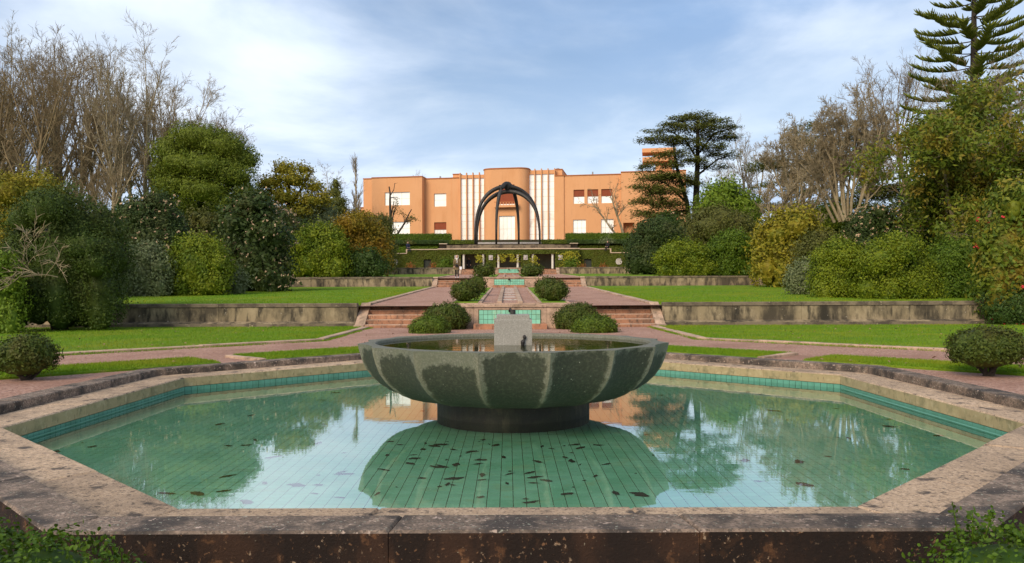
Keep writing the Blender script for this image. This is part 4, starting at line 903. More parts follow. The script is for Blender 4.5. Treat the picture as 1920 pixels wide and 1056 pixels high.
MB().prism([(-.11,-.25),(.09,-.25),(.09,-.18),(-.11,-.18)], .80, .97, 0.02).build('pouch', MT['black'], hb)
MB().tube([(-.10,-.20,.96),(-.03,-.19,1.2),(.10,-.10,1.39),(.12,0,1.40)], .012, 6).build('strap', MT['black'], hb)
sb = thing('paper_bag', (P_W.x+0.27, 57.55, pz), 'white paper held in the hand of the walking woman', 'paper', world=False)
MB().box(-.07, .09, -.17, -.15, .60, .80).build('sheet', MT['white'], sb)
P_B = W(879, 490, 99.2)
person((P_B.x, 99.2, 3.8), 0.3, 1.72, 'stand', 'person dressed all in black standing inside the left arcade opening', 'black', 'black', 'hair_dark', 'visitors in the garden')
person((-12.4, YA+0.75, 6.12-0.28), 0.5, 1.66, 'sit', 'seated person in dark clothes at the step of the left wall coping', 'navy', 'navy', 'hair_dark', 'visitors in the garden')
person((12.2, YA+0.75, 6.12-0.28), -0.7, 1.66, 'sit', 'seated person in black at the step of the right wall coping', 'black', 'black', 'hair_dark', 'visitors in the garden')
# ------------------------------------------------------------------ trees and shrubs
def tubes(P, R, k):
    """many polylines at once: P (m,n,3), R (m,n) -> vertices, quads"""
    m, n, _ = P.shape; d = np.gradient(P, axis=1); d = unit(d)
    up = np.array([0.31, 0.52, 0.8]); a = unit(np.cross(d, up)); b = np.cross(d, a)
    t = 2*np.pi*np.arange(k)/k
    V = P[:,:,None,:] + R[:,:,None,None]*(a[:,:,None,:]*np.cos(t)[None,None,:,None] + b[:,:,None,:]*np.sin(t)[None,None,:,None])
    idx = np.arange(m*n*k).reshape(m, n, k); j = np.roll(idx, -1, axis=2)
    Fq = np.stack([idx[:,:-1], j[:,:-1], j[:,1:], idx[:,1:]], axis=-1).reshape(-1,4)
    return V.reshape(-1,3), Fq
def grow(rs, starts, dirs, lens, rads, npt, wiggle, up, tip=0.35):
    m = len(starts); P = np.zeros((m,npt,3)); P[:,0] = starts; d = unit(np.array(dirs, float))
    D = np.zeros((m,npt,3)); D[:,0] = d
    for i in range(1, npt):
        d = unit(d + rs.normal(0, wiggle, (m,3)) + np.array([0,0,up])); D[:,i] = d
        P[:,i] = P[:,i-1] + d*(np.array(lens)[:,None]/(npt-1))
    R = np.array(rads)[:,None]*np.linspace(1, tip, npt)[None]
    return P, D, R
def spawn(rs, P, D, R, num, t0, t1, ang, ln, lr, rr, taper=0.5):
    m, n, _ = P.shape; par = np.repeat(np.arange(m), num); q = len(par)
    t = rs.uniform(t0, t1, q)*(n-1); i = np.clip(t.astype(int), 0, n-2); f = (t-i)[:,None]
    S = P[par,i]*(1-f) + P[par,i+1]*f; d = D[par,i]; r = R[par,i]
    rnd = unit(np.cross(d, rs.normal(0,1,(q,3)))); a = np.radians(rs.normal(ang, ang*0.25, q))[:,None]
    nd = unit(d*np.cos(a) + rnd*np.sin(a)); fr = t/(n-1)
    return S, nd, np.array(ln)[par]*lr*(1-taper*fr)*rs.uniform(0.6, 1.25, q), r*rr
def skeleton(rs, starts, dirs, lens, rads, trunk, levels):
    """trunk: (npt, sides, wiggle, up); levels: (num, t0, t1, angle, len_ratio, r_ratio, npt, sides, wiggle, up, taper)"""
    out = []; P, D, R = grow(rs, np.array(starts,float), np.array(dirs,float), lens, rads, trunk[0], trunk[2], trunk[3], 0.3); out.append(tubes(P, R, trunk[1])); ln = np.array(lens)
    for (num, t0, t1, ang, lr, rr, npt, k, wg, up, tp) in levels:
        S, nd, L2, r2 = spawn(rs, P, D, R, num, t0, t1, ang, ln, lr, rr, tp); r2 = np.maximum(r2, 0.013)
        P, D, R = grow(rs, S, nd, L2, r2, npt, wg, up, 0.4); out.append(tubes(P, R, k)); ln = L2
    return out, P, D
def arrmesh(name, arrs, m):
    mb = MB(); mb.arr = list(arrs); me = mb.mesh(name); me.materials.append(m); return me

# -- tall bare trees on the left: three forms, set out one by one
BARE = []
for sd, bk in ((1,'bark_red'),(2,'bark'),(3,'bark_red'),(4,'bark')):
    rs = np.random.RandomState(100+sd)
    st_ = [(0,0,-0.5)] if sd != 2 else [(-0.35,0,-0.5),(0.4,0.1,-0.5)]
    dr = [(0.02,0,1)] if sd != 2 else [(-0.07,0,1),(0.10,0,1)]
    a, P, D = skeleton(rs, st_, dr, [15.5]*len(st_), [0.30 if sd != 2 else 0.26]*len(st_), (12,8,0.035,0.06),
        [(15 if sd != 2 else 9, 0.40, 1.0, 25, 0.50, 0.55, 8, 5, 0.06, 0.10, 0.12), (9, 0.15, 1.0, 38, 0.42, 0.5, 5, 4, 0.10, 0.10, 0.4), (8, 0.15, 1.0, 38, 0.46, 0.55, 4, 3, 0.12, 0.08, 0.3), (4, 0.2, 1.0, 40, 0.6, 0.75, 3, 3, 0.15, 0.06, 0.2)])
    BARE.append((arrmesh('trunk', a[:2], MT[bk]), arrmesh('twigs', a[2:], MT[bk])))
def bare(px, top, Y, form, label, wid=1.0, base=None, group='tall bare trees at the left'):
    zg = ground_z(Y) if base is None else base; tp = W(px, top, Y); h = tp.z - zg
    t = thing('bare_tree', (tp.x, Y, zg), label, 'tree', group, world=False)
    for nm, me in zip(('trunk','twigs'), BARE[form]):
        o = put(nm, me, None, t); o.scale = (wid*h/21.6, wid*h/21.6, h/21.6); o.rotation_euler = (0,0,(px*0.37) % 6.28)
    return t
for i, (px, top, Y, fm, wd, lab) in enumerate([
    (-35, 62, 60, 0, 1.0, 'leftmost tall bare tree cut by the picture edge'),
    (22, 68, 64, 1, 0.9, 'tall bare double stemmed tree near the left picture edge'),
    (62, 84, 58, 2, 1.0, 'tall bare tree second in the left row with leaning limbs'),
    (100, 72, 66, 3, 0.9, 'tall bare tree third in the left row'),
    (138, 74, 60, 0, 0.85, 'slender bare tree fourth in the left row'),
    (176, 78, 66, 2, 0.9, 'tall bare tree in the middle of the left row'),
    (205, 88, 58, 3, 0.85, 'bare tree with straight grey trunk above the rhododendron'),
    (262, 96, 60, 1, 1.0, 'bare twin trunk tree left of the round evergreen'),
    (300, 118, 66, 0, 0.9, 'bare tree rising behind the round evergreen'),
    (345, 150, 66, 3, 0.95, 'lower bare tree behind the top of the round evergreen'),
    (400, 215, 70, 2, 1.1, 'lowest bare tree of the left row right of the evergreen')]):
    bare(px, top-10, Y, fm, lab, wd)
for px, top, Y, fm, lab in [(45, 66, 70, 0, 'slim bare tree behind the double stemmed tree'), (120, 66, 72, 2, 'bare tree at the back left of the slender fourth one'), (232, 84, 68, 3, 'bare tree just left of the twin trunk tree'), (325, 128, 74, 1, 'bare tree at the back over the evergreen'), (372, 172, 72, 0, 'short bare tree over the right shoulder of the evergreen'), (432, 232, 76, 3, 'last small bare tree peeping out right of the evergreen')]:
    bare(px, top-6, Y, fm, lab, 1.05)
# tangle of thin grey saplings below the crowns
for i, (px, top, Y, fm, lab) in enumerate([(120, 290, 54, 0, 'twiggy low sapling among the left trunks'), (180, 300, 52, 2, 'short bare sapling behind the rhododendron')]):
    bare(px, top, Y, fm, lab, 1.2, group='bare saplings at the left')
# distant bare trees
bare(617, 322, 140, 1, 'far bare tree left of the thin poplar', 1.3, 6, 'distant bare trees')
bare(790, 312, 190, 3, 'distant tree top just above the villa roof', 0.8, 6, 'distant bare trees')
bare(1408, 236, 100, 1, 'bare tree between cedar and the wide bare crowns', 1.15, 5, 'distant bare trees')
bare(1362, 268, 118, 3, 'small bare tree right behind the cedar', 1.0, 6, 'distant bare trees')
bare(1700, 95, 78, 2, 'bare dark tree behind the camellia tree at right', 1.0, 3, 'distant bare trees')
bare(1765, 130, 70, 0, 'bare tree just left of the araucaria trunk', 1.0, 3, 'distant bare trees')
bare(1885, 98, 52, 3, 'brown bare tree at the right picture edge', 1.1, None, 'distant bare trees')
bare(1838, 120, 48, 2, 'yellowish bare tree in front of the araucaria trunk', 1.2, None, 'distant bare trees')
bare(1780, 138, 47, 3, 'bare tree above the leafy right tree', 1.2, None, 'distant bare trees')
bare(1945, 90, 50, 1, 'bare tree cut by the right picture edge', 1.1, None, 'distant bare trees')
# thin poplar
rs = np.random.RandomState(77); tp = W(668, 300, 130); zg = 7.0; h = tp.z - zg
a, P, D = skeleton(rs, [(0,0,0)], [(0,0,1)], [h], [0.25], (12,6,0.01,0.05), [(45, 0.08, 0.97, 17, 0.20, 0.5, 5, 4, 0.05, 0.15, 0.5), (9, 0.2, 1, 20, 0.5, 0.6, 4, 3, 0.08, 0.12, 0.3), (4,0.2,1,25,0.5,0.7,3,3,0.1,0.1,0.2)])
t = thing('poplar', (tp.x, 130, zg), 'slender bare poplar left of the villa', 'tree', world=False); put('trunk', arrmesh('trunk', a[:1], MT['bark']), None, t); put('twigs', arrmesh('twigs', a[1:], MT['bark']), None, t)
# wide multi-stemmed bare trees on the right
def fan(px, py0, top, Y, hw, nst, seed, label, bk='bark_pale', tw=6):
    rs = np.random.RandomState(seed); b = W(px, py0, Y); tz = W(px, top, Y).z; h = tz - b.z; wd = hw*Y/F
    st, dr, ln = [], [], []
    for i in range(nst):
        f = (i+0.5)/nst*2-1; f += rs.uniform(-.1,.1)
        st.append((f*0.8, rs.uniform(-.5,.5), -0.6)); dr.append((f*wd/h*1.15, rs.uniform(-.3,.3), 1.0)); ln.append(h*(0.80-0.22*abs(f)))
    a, P, D = skeleton(rs, st, dr, ln, [0.115]*nst, (10,7,0.05,0.05), [(10,0.25,1.0,28,0.42,0.6,7,5,0.07,0.08,0.15), (9,0.15,1,36,0.42,0.5,5,4,0.12,0.08,0.3), (7,0.2,1,38,0.5,0.55,4,3,0.14,0.05,0.3), (4,0.2,1,38,0.6,0.7,3,3,0.15,0.05,0.2)])
    t = thing('bare_tree', b, label, 'tree', 'wide bare trees at the right', world=False)
    put('trunk', arrmesh('trunk', a[:2], MT[bk]), None, t); put('twigs', arrmesh('twigs', a[2:], MT[bk]), None, t)
fan(1590, 400, 158, 56, 135, 13, 5, 'wide many stemmed bare tree with pale trunks on the right')
fan(1500, 405, 205, 62, 70, 6, 6, 'bare spreading tree left of the many stemmed one')
fan(1478, 470, 300, 54, 60, 5, 16, 'low drooping bare shrub with brown twigs in front of the dark cedar', 'bark')
# small bare tree in front of the right villa wing
rs = np.random.RandomState(31); b = W(1172, 446, 120.5)
a, P, D = skeleton(rs, [(0,0,-.6),(-.1,0,-.6)], [(-0.12,-.1,1),(-0.7,0,1)], [7.6,8.2], [0.24,0.2], (9,7,0.09,0.02), [(6,0.3,0.95,42,0.5,0.6,6,5,0.14,0.06,0.4),(6,0.2,1,45,0.45,0.6,5,4,0.16,0.03,0.3),(5,0.2,1,45,0.5,0.65,4,3,0.18,0.02,0.2),(3,0.2,1,45,0.5,0.7,3,3,0.18,0,0.2)])
t = thing('bare_tree', (b.x,120.5,8.9), 'small crooked bare tree in front of the right wing of the villa', 'tree', world=False); put('trunk', arrmesh('trunk', a[:2], MT['bark']), None, t); put('twigs', arrmesh('twigs', a[2:], MT['bark_red']), None, t)
# sparse tree with leaf tufts in front of the left block
rs = np.random.RandomState(41); b = W(733, 440, 118.5)
a, P, D = skeleton(rs, [(0,0,-.6),(0,0,-.6),(0.1,0,-.6)], [(0.02,0,1),(-0.75,0,1),(0.55,0,1)], [8.6,5.0,6.0], [0.32,0.2,0.22], (9,7,0.08,0.04), [(4,0.3,0.95,45,0.38,0.55,5,5,0.14,0.05,0.4),(3,0.3,1,45,0.5,0.6,4,4,0.15,0.04,0.3)])
t = thing('tree', (b.x,118.5,8.9), 'gnarled dark tree with few leaf tufts before the left villa windows', 'tree', world=False); put('trunk', arrmesh('trunk', a, MT['bark_dark']), None, t)
tips = P[:,-1]; tips = tips[tips[:,2] < 6.2]
Pp = np.repeat(tips, 26, 0) + rs.normal(0, 0.26, (len(tips)*26,3)); mb = MB(); mb.arr.append(leaf_quads(rs, Pp, unit(rs.normal(0,1,Pp.shape)+[0,-.4,.5]), 0.24)); mb.build('crown', L['olive'], t)

# -- shrubs
def bush(x0, y0, x1, y1, Y, m, label, lp=6.0, K=7, seed=None, name='shrub', cat='shrub', group='shrubs bordering the lawns', flowers=None, base=None, core=0.72, lump=0.2, dens=8.0, stems=True, depth=0.85, droop=0.0, aspect=0.5, ball=False):
    seed = int(x0*7+y0*3+Y) if seed is None else seed; rs = np.random.RandomState(seed % 100000)
    a, b = W(x0, y0, Y), W(x1, y1, Y); zg = ground_z(Y) if base is None else base
    z0 = min(a.z, b.z); z1 = max(a.z, b.z); z0 = min(z0, max(zg, z0-1.0)) if base is None else base
    w, h = abs(b.x-a.x)/2, (z1-z0)/2; cx, cz = (a.x+b.x)/2, (z0+z1)/2; dy = min(w, 1.6*h+0.5)*depth
    o = Vector((cx, Y+dy*0.6, z0)); cen = np.array((0, 0, h))
    lobes = [(np.array((0, 0, h*0.78)), (w*0.86, dy*0.9, h*1.06))]
    if ball: lobes = [(np.array((0, 0, h*0.98)), (w*.96, w*0.92, h*1.0)), (np.array((w*.18, -w*.1, h*1.08)), (w*.7, w*.75, h*.88)), (np.array((-w*.2, -w*.1, h*.85)), (w*.72, w*.75, h*.8))]
    for i in range(0 if ball else K+3):                    # shoulders of the shrub under an arched envelope
        fx = rs.uniform(-1, 1); r = w*rs.uniform(0.24, 0.40); env = 2*h*(1-0.40*fx*fx)*rs.uniform(0.84, 1.0); rz_ = min(r*rs.uniform(.7,1.1), env*0.5)
        lobes.append((np.array((fx*(w-r), -dy*rs.uniform(-0.3, 0.7), env-rz_)), (r, min(r, dy*0.6), rz_)))
    for fx in () if ball else (-0.72, -0.3, 0.1, 0.45, 0.78):   # skirts reaching the ground
        r = w*rs.uniform(0.26, 0.36); lobes.append((np.array((fx*(w-r*0.6), -dy*rs.uniform(0.2, 0.6), h*rs.uniform(.25,.5))), (r, min(r, dy*0.6), h*rs.uniform(.45,.6))))
    t = thing(name, o, label, cat, group, world=False)
    size = lp*Y/F; n = int(dens*abs(x1-x0)*abs(y1-y0)/(lp*lp*0.35))
    mb = MB()
    for i, (c, r) in enumerate(lobes): mb.ball(c, np.array(r)*core, 12, 8, lump, i+seed)
    mb.v = [(x, y, max(z, 0.02)) for x, y, z in mb.v]
    lv = lobe_leaves(rs, lobes, n, size, clump=size*(0.7 if ball else 1.15), per=12, shell=0.12 if ball else 0.3, lump=lump, zmin=0.0, droop=droop, aspect=aspect); mb.arr.append(lv); mb.build('foliage', L[m], t)
    if stems:
        s_ = MB()
        for i in range(5):
            c = lobes[rs.randint(len(lobes))][0]; s_.tube([(rs.uniform(-.3,.3)*w*.5, rs.uniform(-.3,.1)*dy, -0.15), (c[0]*0.4, c[1]*0.5, h*0.5), tuple(c)], [0.07,0.05,0.025], 5)
        s_.build('stems', MT['bark_dark'], t)
    if flowers:
        fm, fn, fs = flowers; c = lv[0].reshape(-1,4,3)[:,2]; c = c[rs.choice(len(c), min(fn, len(c)), replace=False)]
        k = 4 if fn > 60 else 6; Pp = np.repeat(c, k, 0) + rs.normal(0, fs*0.35, (len(c)*k,3)); Pp[:,1] -= fs*0.4
        f_ = MB(); f_.arr.append(leaf_quads(rs, Pp, np.tile((0,-1.0,0.5),(len(Pp),1)), fs, 0.9)); f_.build('blossom', fm, t, kind='stuff', label='scattered blossom')
    return t
# left side, near to far
bush(-60, 470, 34, 606, 24.0, 'bright', 'bright green shrub at the left picture edge before the wall', 7)
bush(-30, 330, 222, 560, 25.5, 'deep', 'big dark spreading shrub tree leaning over the left wall', 5, 12, core=0.72, base=0.4, dens=6)
bush(-60, 312, 130, 470, 33, 'yellow', 'yellowish green shrub behind the big dark one at far left', 6, 8)
bush(190, 345, 345, 520, 44, 'rhodo', 'dark rhododendron with pale buds left of the round evergreen', 6, 9, flowers=(MT['petal_pale'], 420, 0.10))
bush(196, 455, 320, 556, 38, 'grey', 'low grey green shrub in front of the rhododendron', 6, 7)
bush(285, 432, 425, 556, 39, 'green', 'yellow green rounded shrub on the middle lawn at left', 5.5, 8)
bush(385, 492, 458, 556, 41, 'grey', 'small silvery shrub at the corner of the left middle lawn', 5.5, 5)
bush(392, 362, 542, 548, 44.5, 'rhodo', 'tall camellia like shrub with pinkish flecks at the lawn corner', 9, 10, flowers=(MT['petal_pale'], 300, 0.09))
bush(330, 388, 420, 480, 50, 'olive', 'yellow green bush between rhododendron and tall shrub', 5.5, 6)
bush(530, 412, 655, 524, 60, 'green', 'dark green feathery shrub above the second left wall', 5, 8)
bush(600, 394, 728, 520, 64, 'orange', 'orange tinged green shrub nearest the left arcade wing', 5.5, 9)
bush(640, 465, 724, 520, 61, 'dark', 'dark low shrub at the foot of the orange tinged one', 5, 6)
bush(684, 395, 742, 506, 80, 'olive', 'thin brownish shrub beside the left ivy wall', 4.5, 6, core=0.55)
bush(520, 372, 645, 440, 76, 'grey', 'grey green shrub behind the feathery one', 5, 7)
bush(480, 384, 560, 440, 66, 'olive', 'shrub with white blossom behind the camellia like one', 5, 5, flowers=(MT['petal_pale'], 260, 0.12))
bush(440, 400, 600, 520, 70, 'dark', 'dark backdrop shrub behind the left border', 5, 6)
bush(90, 385, 300, 520, 62, 'mid', 'backdrop shrub under the bare trees at left', 5, 8)
bush(-80, 380, 110, 520, 56, 'dark', 'dark backdrop shrub at far left under the bare trees', 5, 8)
bush(280, 370, 470, 520, 68, 'dark', 'dark backdrop shrub below the round evergreen', 5, 8)
bush(640, 400, 720, 500, 95, 'dark', 'dark shrub behind the orange tinged one near the villa', 4.5, 6)
rs = np.random.RandomState(88); b = W(60, 520, 24.6)
a, P, D = skeleton(rs, [(rs.uniform(-1,1),0,0) for _ in range(5)], [(rs.uniform(-.9,.9),-.5,rs.uniform(.1,.8)) for _ in range(5)], [1.6]*5, [0.016]*5, (7,4,0.12,0.0), [(7,0.2,1,40,0.45,0.6,5,3,0.14,0,0.2),(5,0.2,1,40,0.5,0.7,4,3,0.15,0,0.2)])
t = thing('dead_branches', (b.x, 24.6, b.z), 'bare grey twigs sticking out of the big dark left shrub', 'branches', world=False); put('twigs', arrmesh('twigs', a, MT['bark']), None, t)
# right side
bush(1168, 408, 1300, 518, 72, 'rhodo', 'dark glossy bush beside the right ivy wall', 5, 9)
bush(1232, 446, 1345, 522, 59, 'green', 'rounded green bush above the second right wall', 4.5, 8)
bush(1318, 432, 1432, 522, 60.5, 'mid', 'rounded olive green bush beside the rounded green one', 4.5, 8)
bush(1262, 384, 1440, 470, 74, 'olive', 'broad olive shrub behind the rounded bushes', 5, 9)
bush(1205, 400, 1300, 470, 80, 'dark', 'dark flowering shrub behind the glossy bush', 5, 6, flowers=(MT['petal_pale'], 60, 0.12))
bush(1302, 330, 1436, 450, 88, 'bright', 'bright green magnolia like tree right of the cedar', 6.5, 9)
bush(1412, 385, 1570, 530, 50, 'yellow', 'yellow variegated bush right of the rounded bushes', 8, 10)
bush(1490, 430, 1600, 535, 46, 'olive', 'brownish green bush beside the yellow one', 5.5, 7)
bush(1440, 372, 1660, 470, 58, 'green', 'yellow green backdrop bush below the bare trees', 5.5, 9)
bush(1478, 485, 1548, 556, 37, 'grey', 'blue grey bush at the edge of the right middle lawn', 5, 6)
bush(1522, 445, 1660, 570, 33.5, 'green', 'first big feathery green bush above the right wall', 5, 10)
bush(1598, 438, 1776, 570, 32, 'green', 'middle big feathery green bush above the right wall', 5, 11)
bush(1738, 446, 1875, 570, 32.5, 'mid', 'last big feathery green bush above the right wall', 5, 10)
bush(1586, 378, 1700, 480, 42, 'rhodo', 'dark viburnum with pale flower heads left half', 6, 7, flowers=(MT['petal_pale'], 260, 0.10))
bush(1668, 348, 1830, 480, 41, 'rhodo', 'larger dark viburnum with many pale flower heads', 8.5, 9, flowers=(MT['petal_pale'], 460, 0.10))
bush(1846, 320, 1990, 575, 27.5, 'cam', 'camellia with red flowers at the right picture edge', 10, 10, flowers=(MT['petal_red'], 30, 0.10))
bush(1760, 380, 1990, 560, 46, 'dark', 'dark backdrop shrub behind the camellia at right', 6, 8)
bush(1650, 420, 1900, 540, 52, 'dark', 'dark backdrop shrub behind the viburnum', 6, 8)
bush(1860, 520, 2040, 600, 27.0, 'dark', 'low dark shrub at the foot of the camellia', 6, 6)
bush(1240, 400, 1460, 480, 100, 'dark', 'dark backdrop shrub near the right villa wing', 5, 8)
# arcade forecourt
bush(822, 484, 848, 506, 93, 'mid', 'small clipped bush left of the arcade openings', 4, 4, group='small shrubs before the arcade', stems=False)
bush(1058, 485, 1082, 504, 93, 'mid', 'small clipped bush right of the arcade openings', 4, 4, group='small shrubs before the arcade', stems=False)
for x, lab in ((771, 'small rust coloured plant left of the left doorway'), (811, 'small rust coloured plant right of the left doorway'), (1091, 'small rust coloured plant left of the right doorway'), (1133, 'bright rust coloured plant right of the right doorway')):
    bush(x-5, 496, x+5, 506, 95, 'rust', lab, 3, 3, group='small shrubs before the arcade', stems=False)
bush(1127, 447, 1150, 460, 109, 'grey', 'grey clipped dome on the right upper terrace', 3.5, 3, group='small shrubs before the arcade', stems=False, lump=0.05)
bush(760, 450, 776, 461, 109, 'olive', 'small brownish dome shrub on the left upper terrace', 3.5, 3, group='small shrubs before the arcade', stems=False, lump=0.05)

# -- topiary balls
def topiary(x0, y0, x1, y1, Y, label, lp=6, base=None, trunk=False, m='topiary'):
    m = 'fresh' if 'in front of' in label else m
    return bush(x0, y0, x1, y1, Y, m, label, lp, 9, name='round_shrub', group='rounded shrubs beside the cascade', base=base, lump=0.06, dens=9, depth=0.95, stems=not trunk, ball=True, core=0.9)
for (x0,y0,x1,y1,Y,lab) in [(789,570,878,630,26.1,'large round shrub at the left end of the lowest cascade wall'), (762,595,842,642,24.0,'smaller round shrub in front of the large left one'),
    (1040,570,1126,630,26.1,'large round shrub at the right end of the lowest cascade wall'), (1072,593,1162,642,24.0,'smaller round shrub in front of the large right one'),
    (844,526,898,566,31,'nearer round shrub on the left grass strip of the middle terrace'), (877,516,911,546,38,'farther round shrub on the left grass strip of the middle terrace'),
    (1012,527,1067,566,31,'nearer round shrub on the right grass strip of the middle terrace'), (1002,521,1048,549,36,'farther round shrub on the right grass strip of the middle terrace'),
    (889,496,927,519,60,'wide low round shrub left of the uppermost cascade'), (973,497,1018,519,60,'wide low round shrub right of the uppermost cascade')]:
    topiary(x0,y0,x1,y1,Y,lab,4.2, base=None if Y < 28 else ground_z(Y))
for (x0,y0,x1,y1,Y,bx,lab) in [(-28,630,86,710,11.6,20,'round box shrub on short stems left of the pool'), (1803,616,1944,704,11.6,1880,'round box shrub on a short trunk right of the pool')]:
    t = topiary(x0, y0, x1, y1, Y, lab, 6.5, base=W(0, y1, Y).z, trunk=True); rs = np.random.RandomState(int(abs(x0)))
    mb = MB(); dz = t.location.z - Z1
    for i in range(5):
        e = rs.uniform(-.28,.28,2); mb.tube([(rs.uniform(-.08,.08), rs.uniform(-.06,.06), -dz-0.05), (e[0]*0.45, e[1]*0.4, 0.05), (e[0], e[1], 0.3)], [0.035,0.026,0.015], 6)
    mb.build('stems', MT['bark_dark'], t)

# -- box hedges right in front of the camera
def near_hedge(lobes, n, label, seed):
    rs = np.random.RandomState(seed); c0 = lobes[0][0]
    t = thing('box_hedge', (c0[0], c0[1], -0.1), label, 'hedge', 'box hedges in the foreground')
    P, N = [], []
    for c, r in lobes:
        c, r = np.array(c), np.array(r); k = int(n*r[0]/sum(l[1][0] for l in lobes)/7)
        d = unit(rs.normal(0,1,(k,3))); d = d[(d[:,2] > -0.3) & (d[:,1] < 0.75)]
        p = c + d*r*(1 + 0.09*wob(d*2.4, c[0]))[:,None]*(1-0.10*rs.uniform(0,1,(len(d),1))**2); P.append(p); N.append(unit(d/r))
    P, N = np.concatenate(P), np.concatenate(N)
    P = np.repeat(P, 7, 0) + rs.normal(0, 0.02, (len(P)*7,3)); N = unit(np.repeat(N, 7, 0) + rs.normal(0,.5,(len(P),3)))
    # oval leaves of six corners, slightly folded
    m = len(P); nn = unit(N + rs.normal(0,.45,(m,3))); tt = unit(np.cross(nn, rs.normal(0,1,(m,3)))); b = np.cross(nn, tt); s = rs.uniform(0.013,0.026,(m,1))
    V = np.stack([P, P+tt*s*.35+b*s*.34+nn*s*.1, P+tt*s*.8+b*s*.26+nn*s*.08, P+tt*s*1.05, P+tt*s*.8-b*s*.26+nn*s*.08, P+tt*s*.35-b*s*.34+nn*s*.1], 1).reshape(-1,3); i6 = np.arange(m)[:,None]*6
    Fq = np.concatenate([i6+[[0,1,2,3]], i6+[[0,3,4,5]]]).reshape(-1,4)
    mb = MB()
    for c, r in lobes: mb.ball(c, np.array(r)*0.86, 18, 12, 0.0, c[0])
    mb.arr.append((V, Fq)); mb.build('foliage', L['box'], t)
    s_ = MB()
    for i in range(6):
        c = lobes[rs.randint(len(lobes))][0]; s_.tube([(c[0]+rs.uniform(-.2,.2), c[1]+rs.uniform(-.2,.2), -0.12), (c[0], c[1], c[2])], [0.02,0.01], 5)
    s_.build('stems', MT['bark_dark'], t); return t
near_hedge([((-2.5,3.0,0.27),(0.85,0.55,0.56)), ((-1.9,3.05,0.20),(0.42,0.5,0.53)), ((-1.56,3.0,0.13),(0.27,0.4,0.47))], 34000, 'low box hedge in the lower left corner before the pool', 3)
hr_ = near_hedge([((2.5,3.0,0.25),(0.95,0.55,0.57)), ((1.85,3.02,0.20),(0.42,0.5,0.54)), ((1.62,2.95,0.14),(0.24,0.4,0.48))], 34000, 'low box hedge with sprouting shoots in the lower right corner', 4)
rs = np.random.RandomState(9)
for (px, py0, py1, lean) in ((1795,985,950,-0.03), (1845,985,956,0.05), (1822,990,962,0.0)):
    a, b = W(px, py0, 3.0), W(px+lean*300, py1, 3.0); mb = MB().tube([a - Vector((0,0,.05)), b], [0.004,0.002], 5)
    Pp = np.array([tuple(a.lerp(b, f)) for f in np.linspace(0.1,1.05,9) for _ in range(3)]) + rs.normal(0,.008,(27,3)); mb.arr.append(leaf_quads(rs, Pp, unit(rs.normal(0,1,Pp.shape)+[0,-.5,.5]), 0.022, 0.6)); mb.build('shoot', L['box'], hr_)

# -- crowned trees
def crowned(name, base, label, lobes, m, n, size, trunkspec, per=9, core=0.7, bk='bark_dark', low=-0.8, clump=None, aspect=0.5, seed=1, wild=0.8, lump=0.2, cat='tree', shell=0.25):
    rs = np.random.RandomState(seed); t = thing(name, base, label, cat, 'large trees', world=False); mb = MB()
    for pts, rad in trunkspec: mb.tube(pts, rad, 8)
    mb.build('trunk', MT[bk], t, smooth=True)
    mb = MB()
    if core:
        for i, (c, r) in enumerate(lobes): mb.ball(c, np.array(r)*core, 10, 7, lump, i+seed)
    mb.arr.append(lobe_leaves(rs, lobes, n, size, clump=clump or size*0.8, per=per, lump=lump, low=low, aspect=aspect, wild=wild, shell=shell)); mb.build('crown', L[m], t); return t
def pxlobes(lst, Y, base, depth=0.9):
    out = []
    for x, y, rx, ry, dyy in lst:
        p = W(x, y, Y); out.append((np.array((p.x-base[0], dyy, p.z-base[2])), (rx*Y/F, rx*Y/F*depth, ry*Y/F)))
    return out
def limb(base, Y, pts, r0, r1):
    q = [W(x, y, Y) - Vector(base) for x, y in pts]; q = [Vector((v.x, 0.15*i*(-1)**i, v.z)) for i, v in enumerate(q)]
    return q, list(np.linspace(r0, r1, len(q)))
# big round evergreen on the left
Y = 58; p = W(385, 400, Y); base = Vector((p.x, Y, ground_z(Y)))
lob = pxlobes([(375,262,58,28,0),(330,285,36,24,-.6),(425,280,46,26,-.5),(455,300,32,26,0),(350,312,44,26,-1),(400,318,50,28,-1.3),(315,325,28,22,-.4),(445,335,40,26,-.8),(340,350,40,24,-.8),(395,362,52,28,-1.2),(460,362,28,24,-.3),(310,362,24,20,0),(430,388,44,20,-.6),(350,388,44,20,-.5)], Y, base)
crowned('evergreen_tree', base, 'large rounded evergreen in front of the bare trees', lob, 'pine', 34000, 0.20, [limb(base,Y,[(385,470),(385,400),(380,300)],0.5,0.2)], core=0.74, seed=2, aspect=0.35)
# yellowish magnolia left of the villa
Y = 76; p = W(545, 400, Y); base = Vector((p.x, Y, zt3(0,Y)))
lob = pxlobes([(535,318,24,14,0),(570,318,16,10,0),(510,345,26,16,-.4),(555,340,30,16,-.5),(590,352,18,12,0),(495,370,24,16,0),(535,372,34,18,-.6),(585,378,28,16,-.3),(560,398,40,14,0),(610,372,12,12,0)], Y, base)
crowned('magnolia_tree', base, 'yellowish green loose tree left of the thin poplar', lob, 'yellow', 9000, 0.26, [limb(base,Y,[(545,470),(545,390),(540,330)],0.3,0.1), limb(base,Y,[(545,400),(520,330),(512,300)],0.15,0.05), limb(base,Y,[(545,390),(575,340),(585,318)],0.15,0.05)], core=0.62, seed=3)
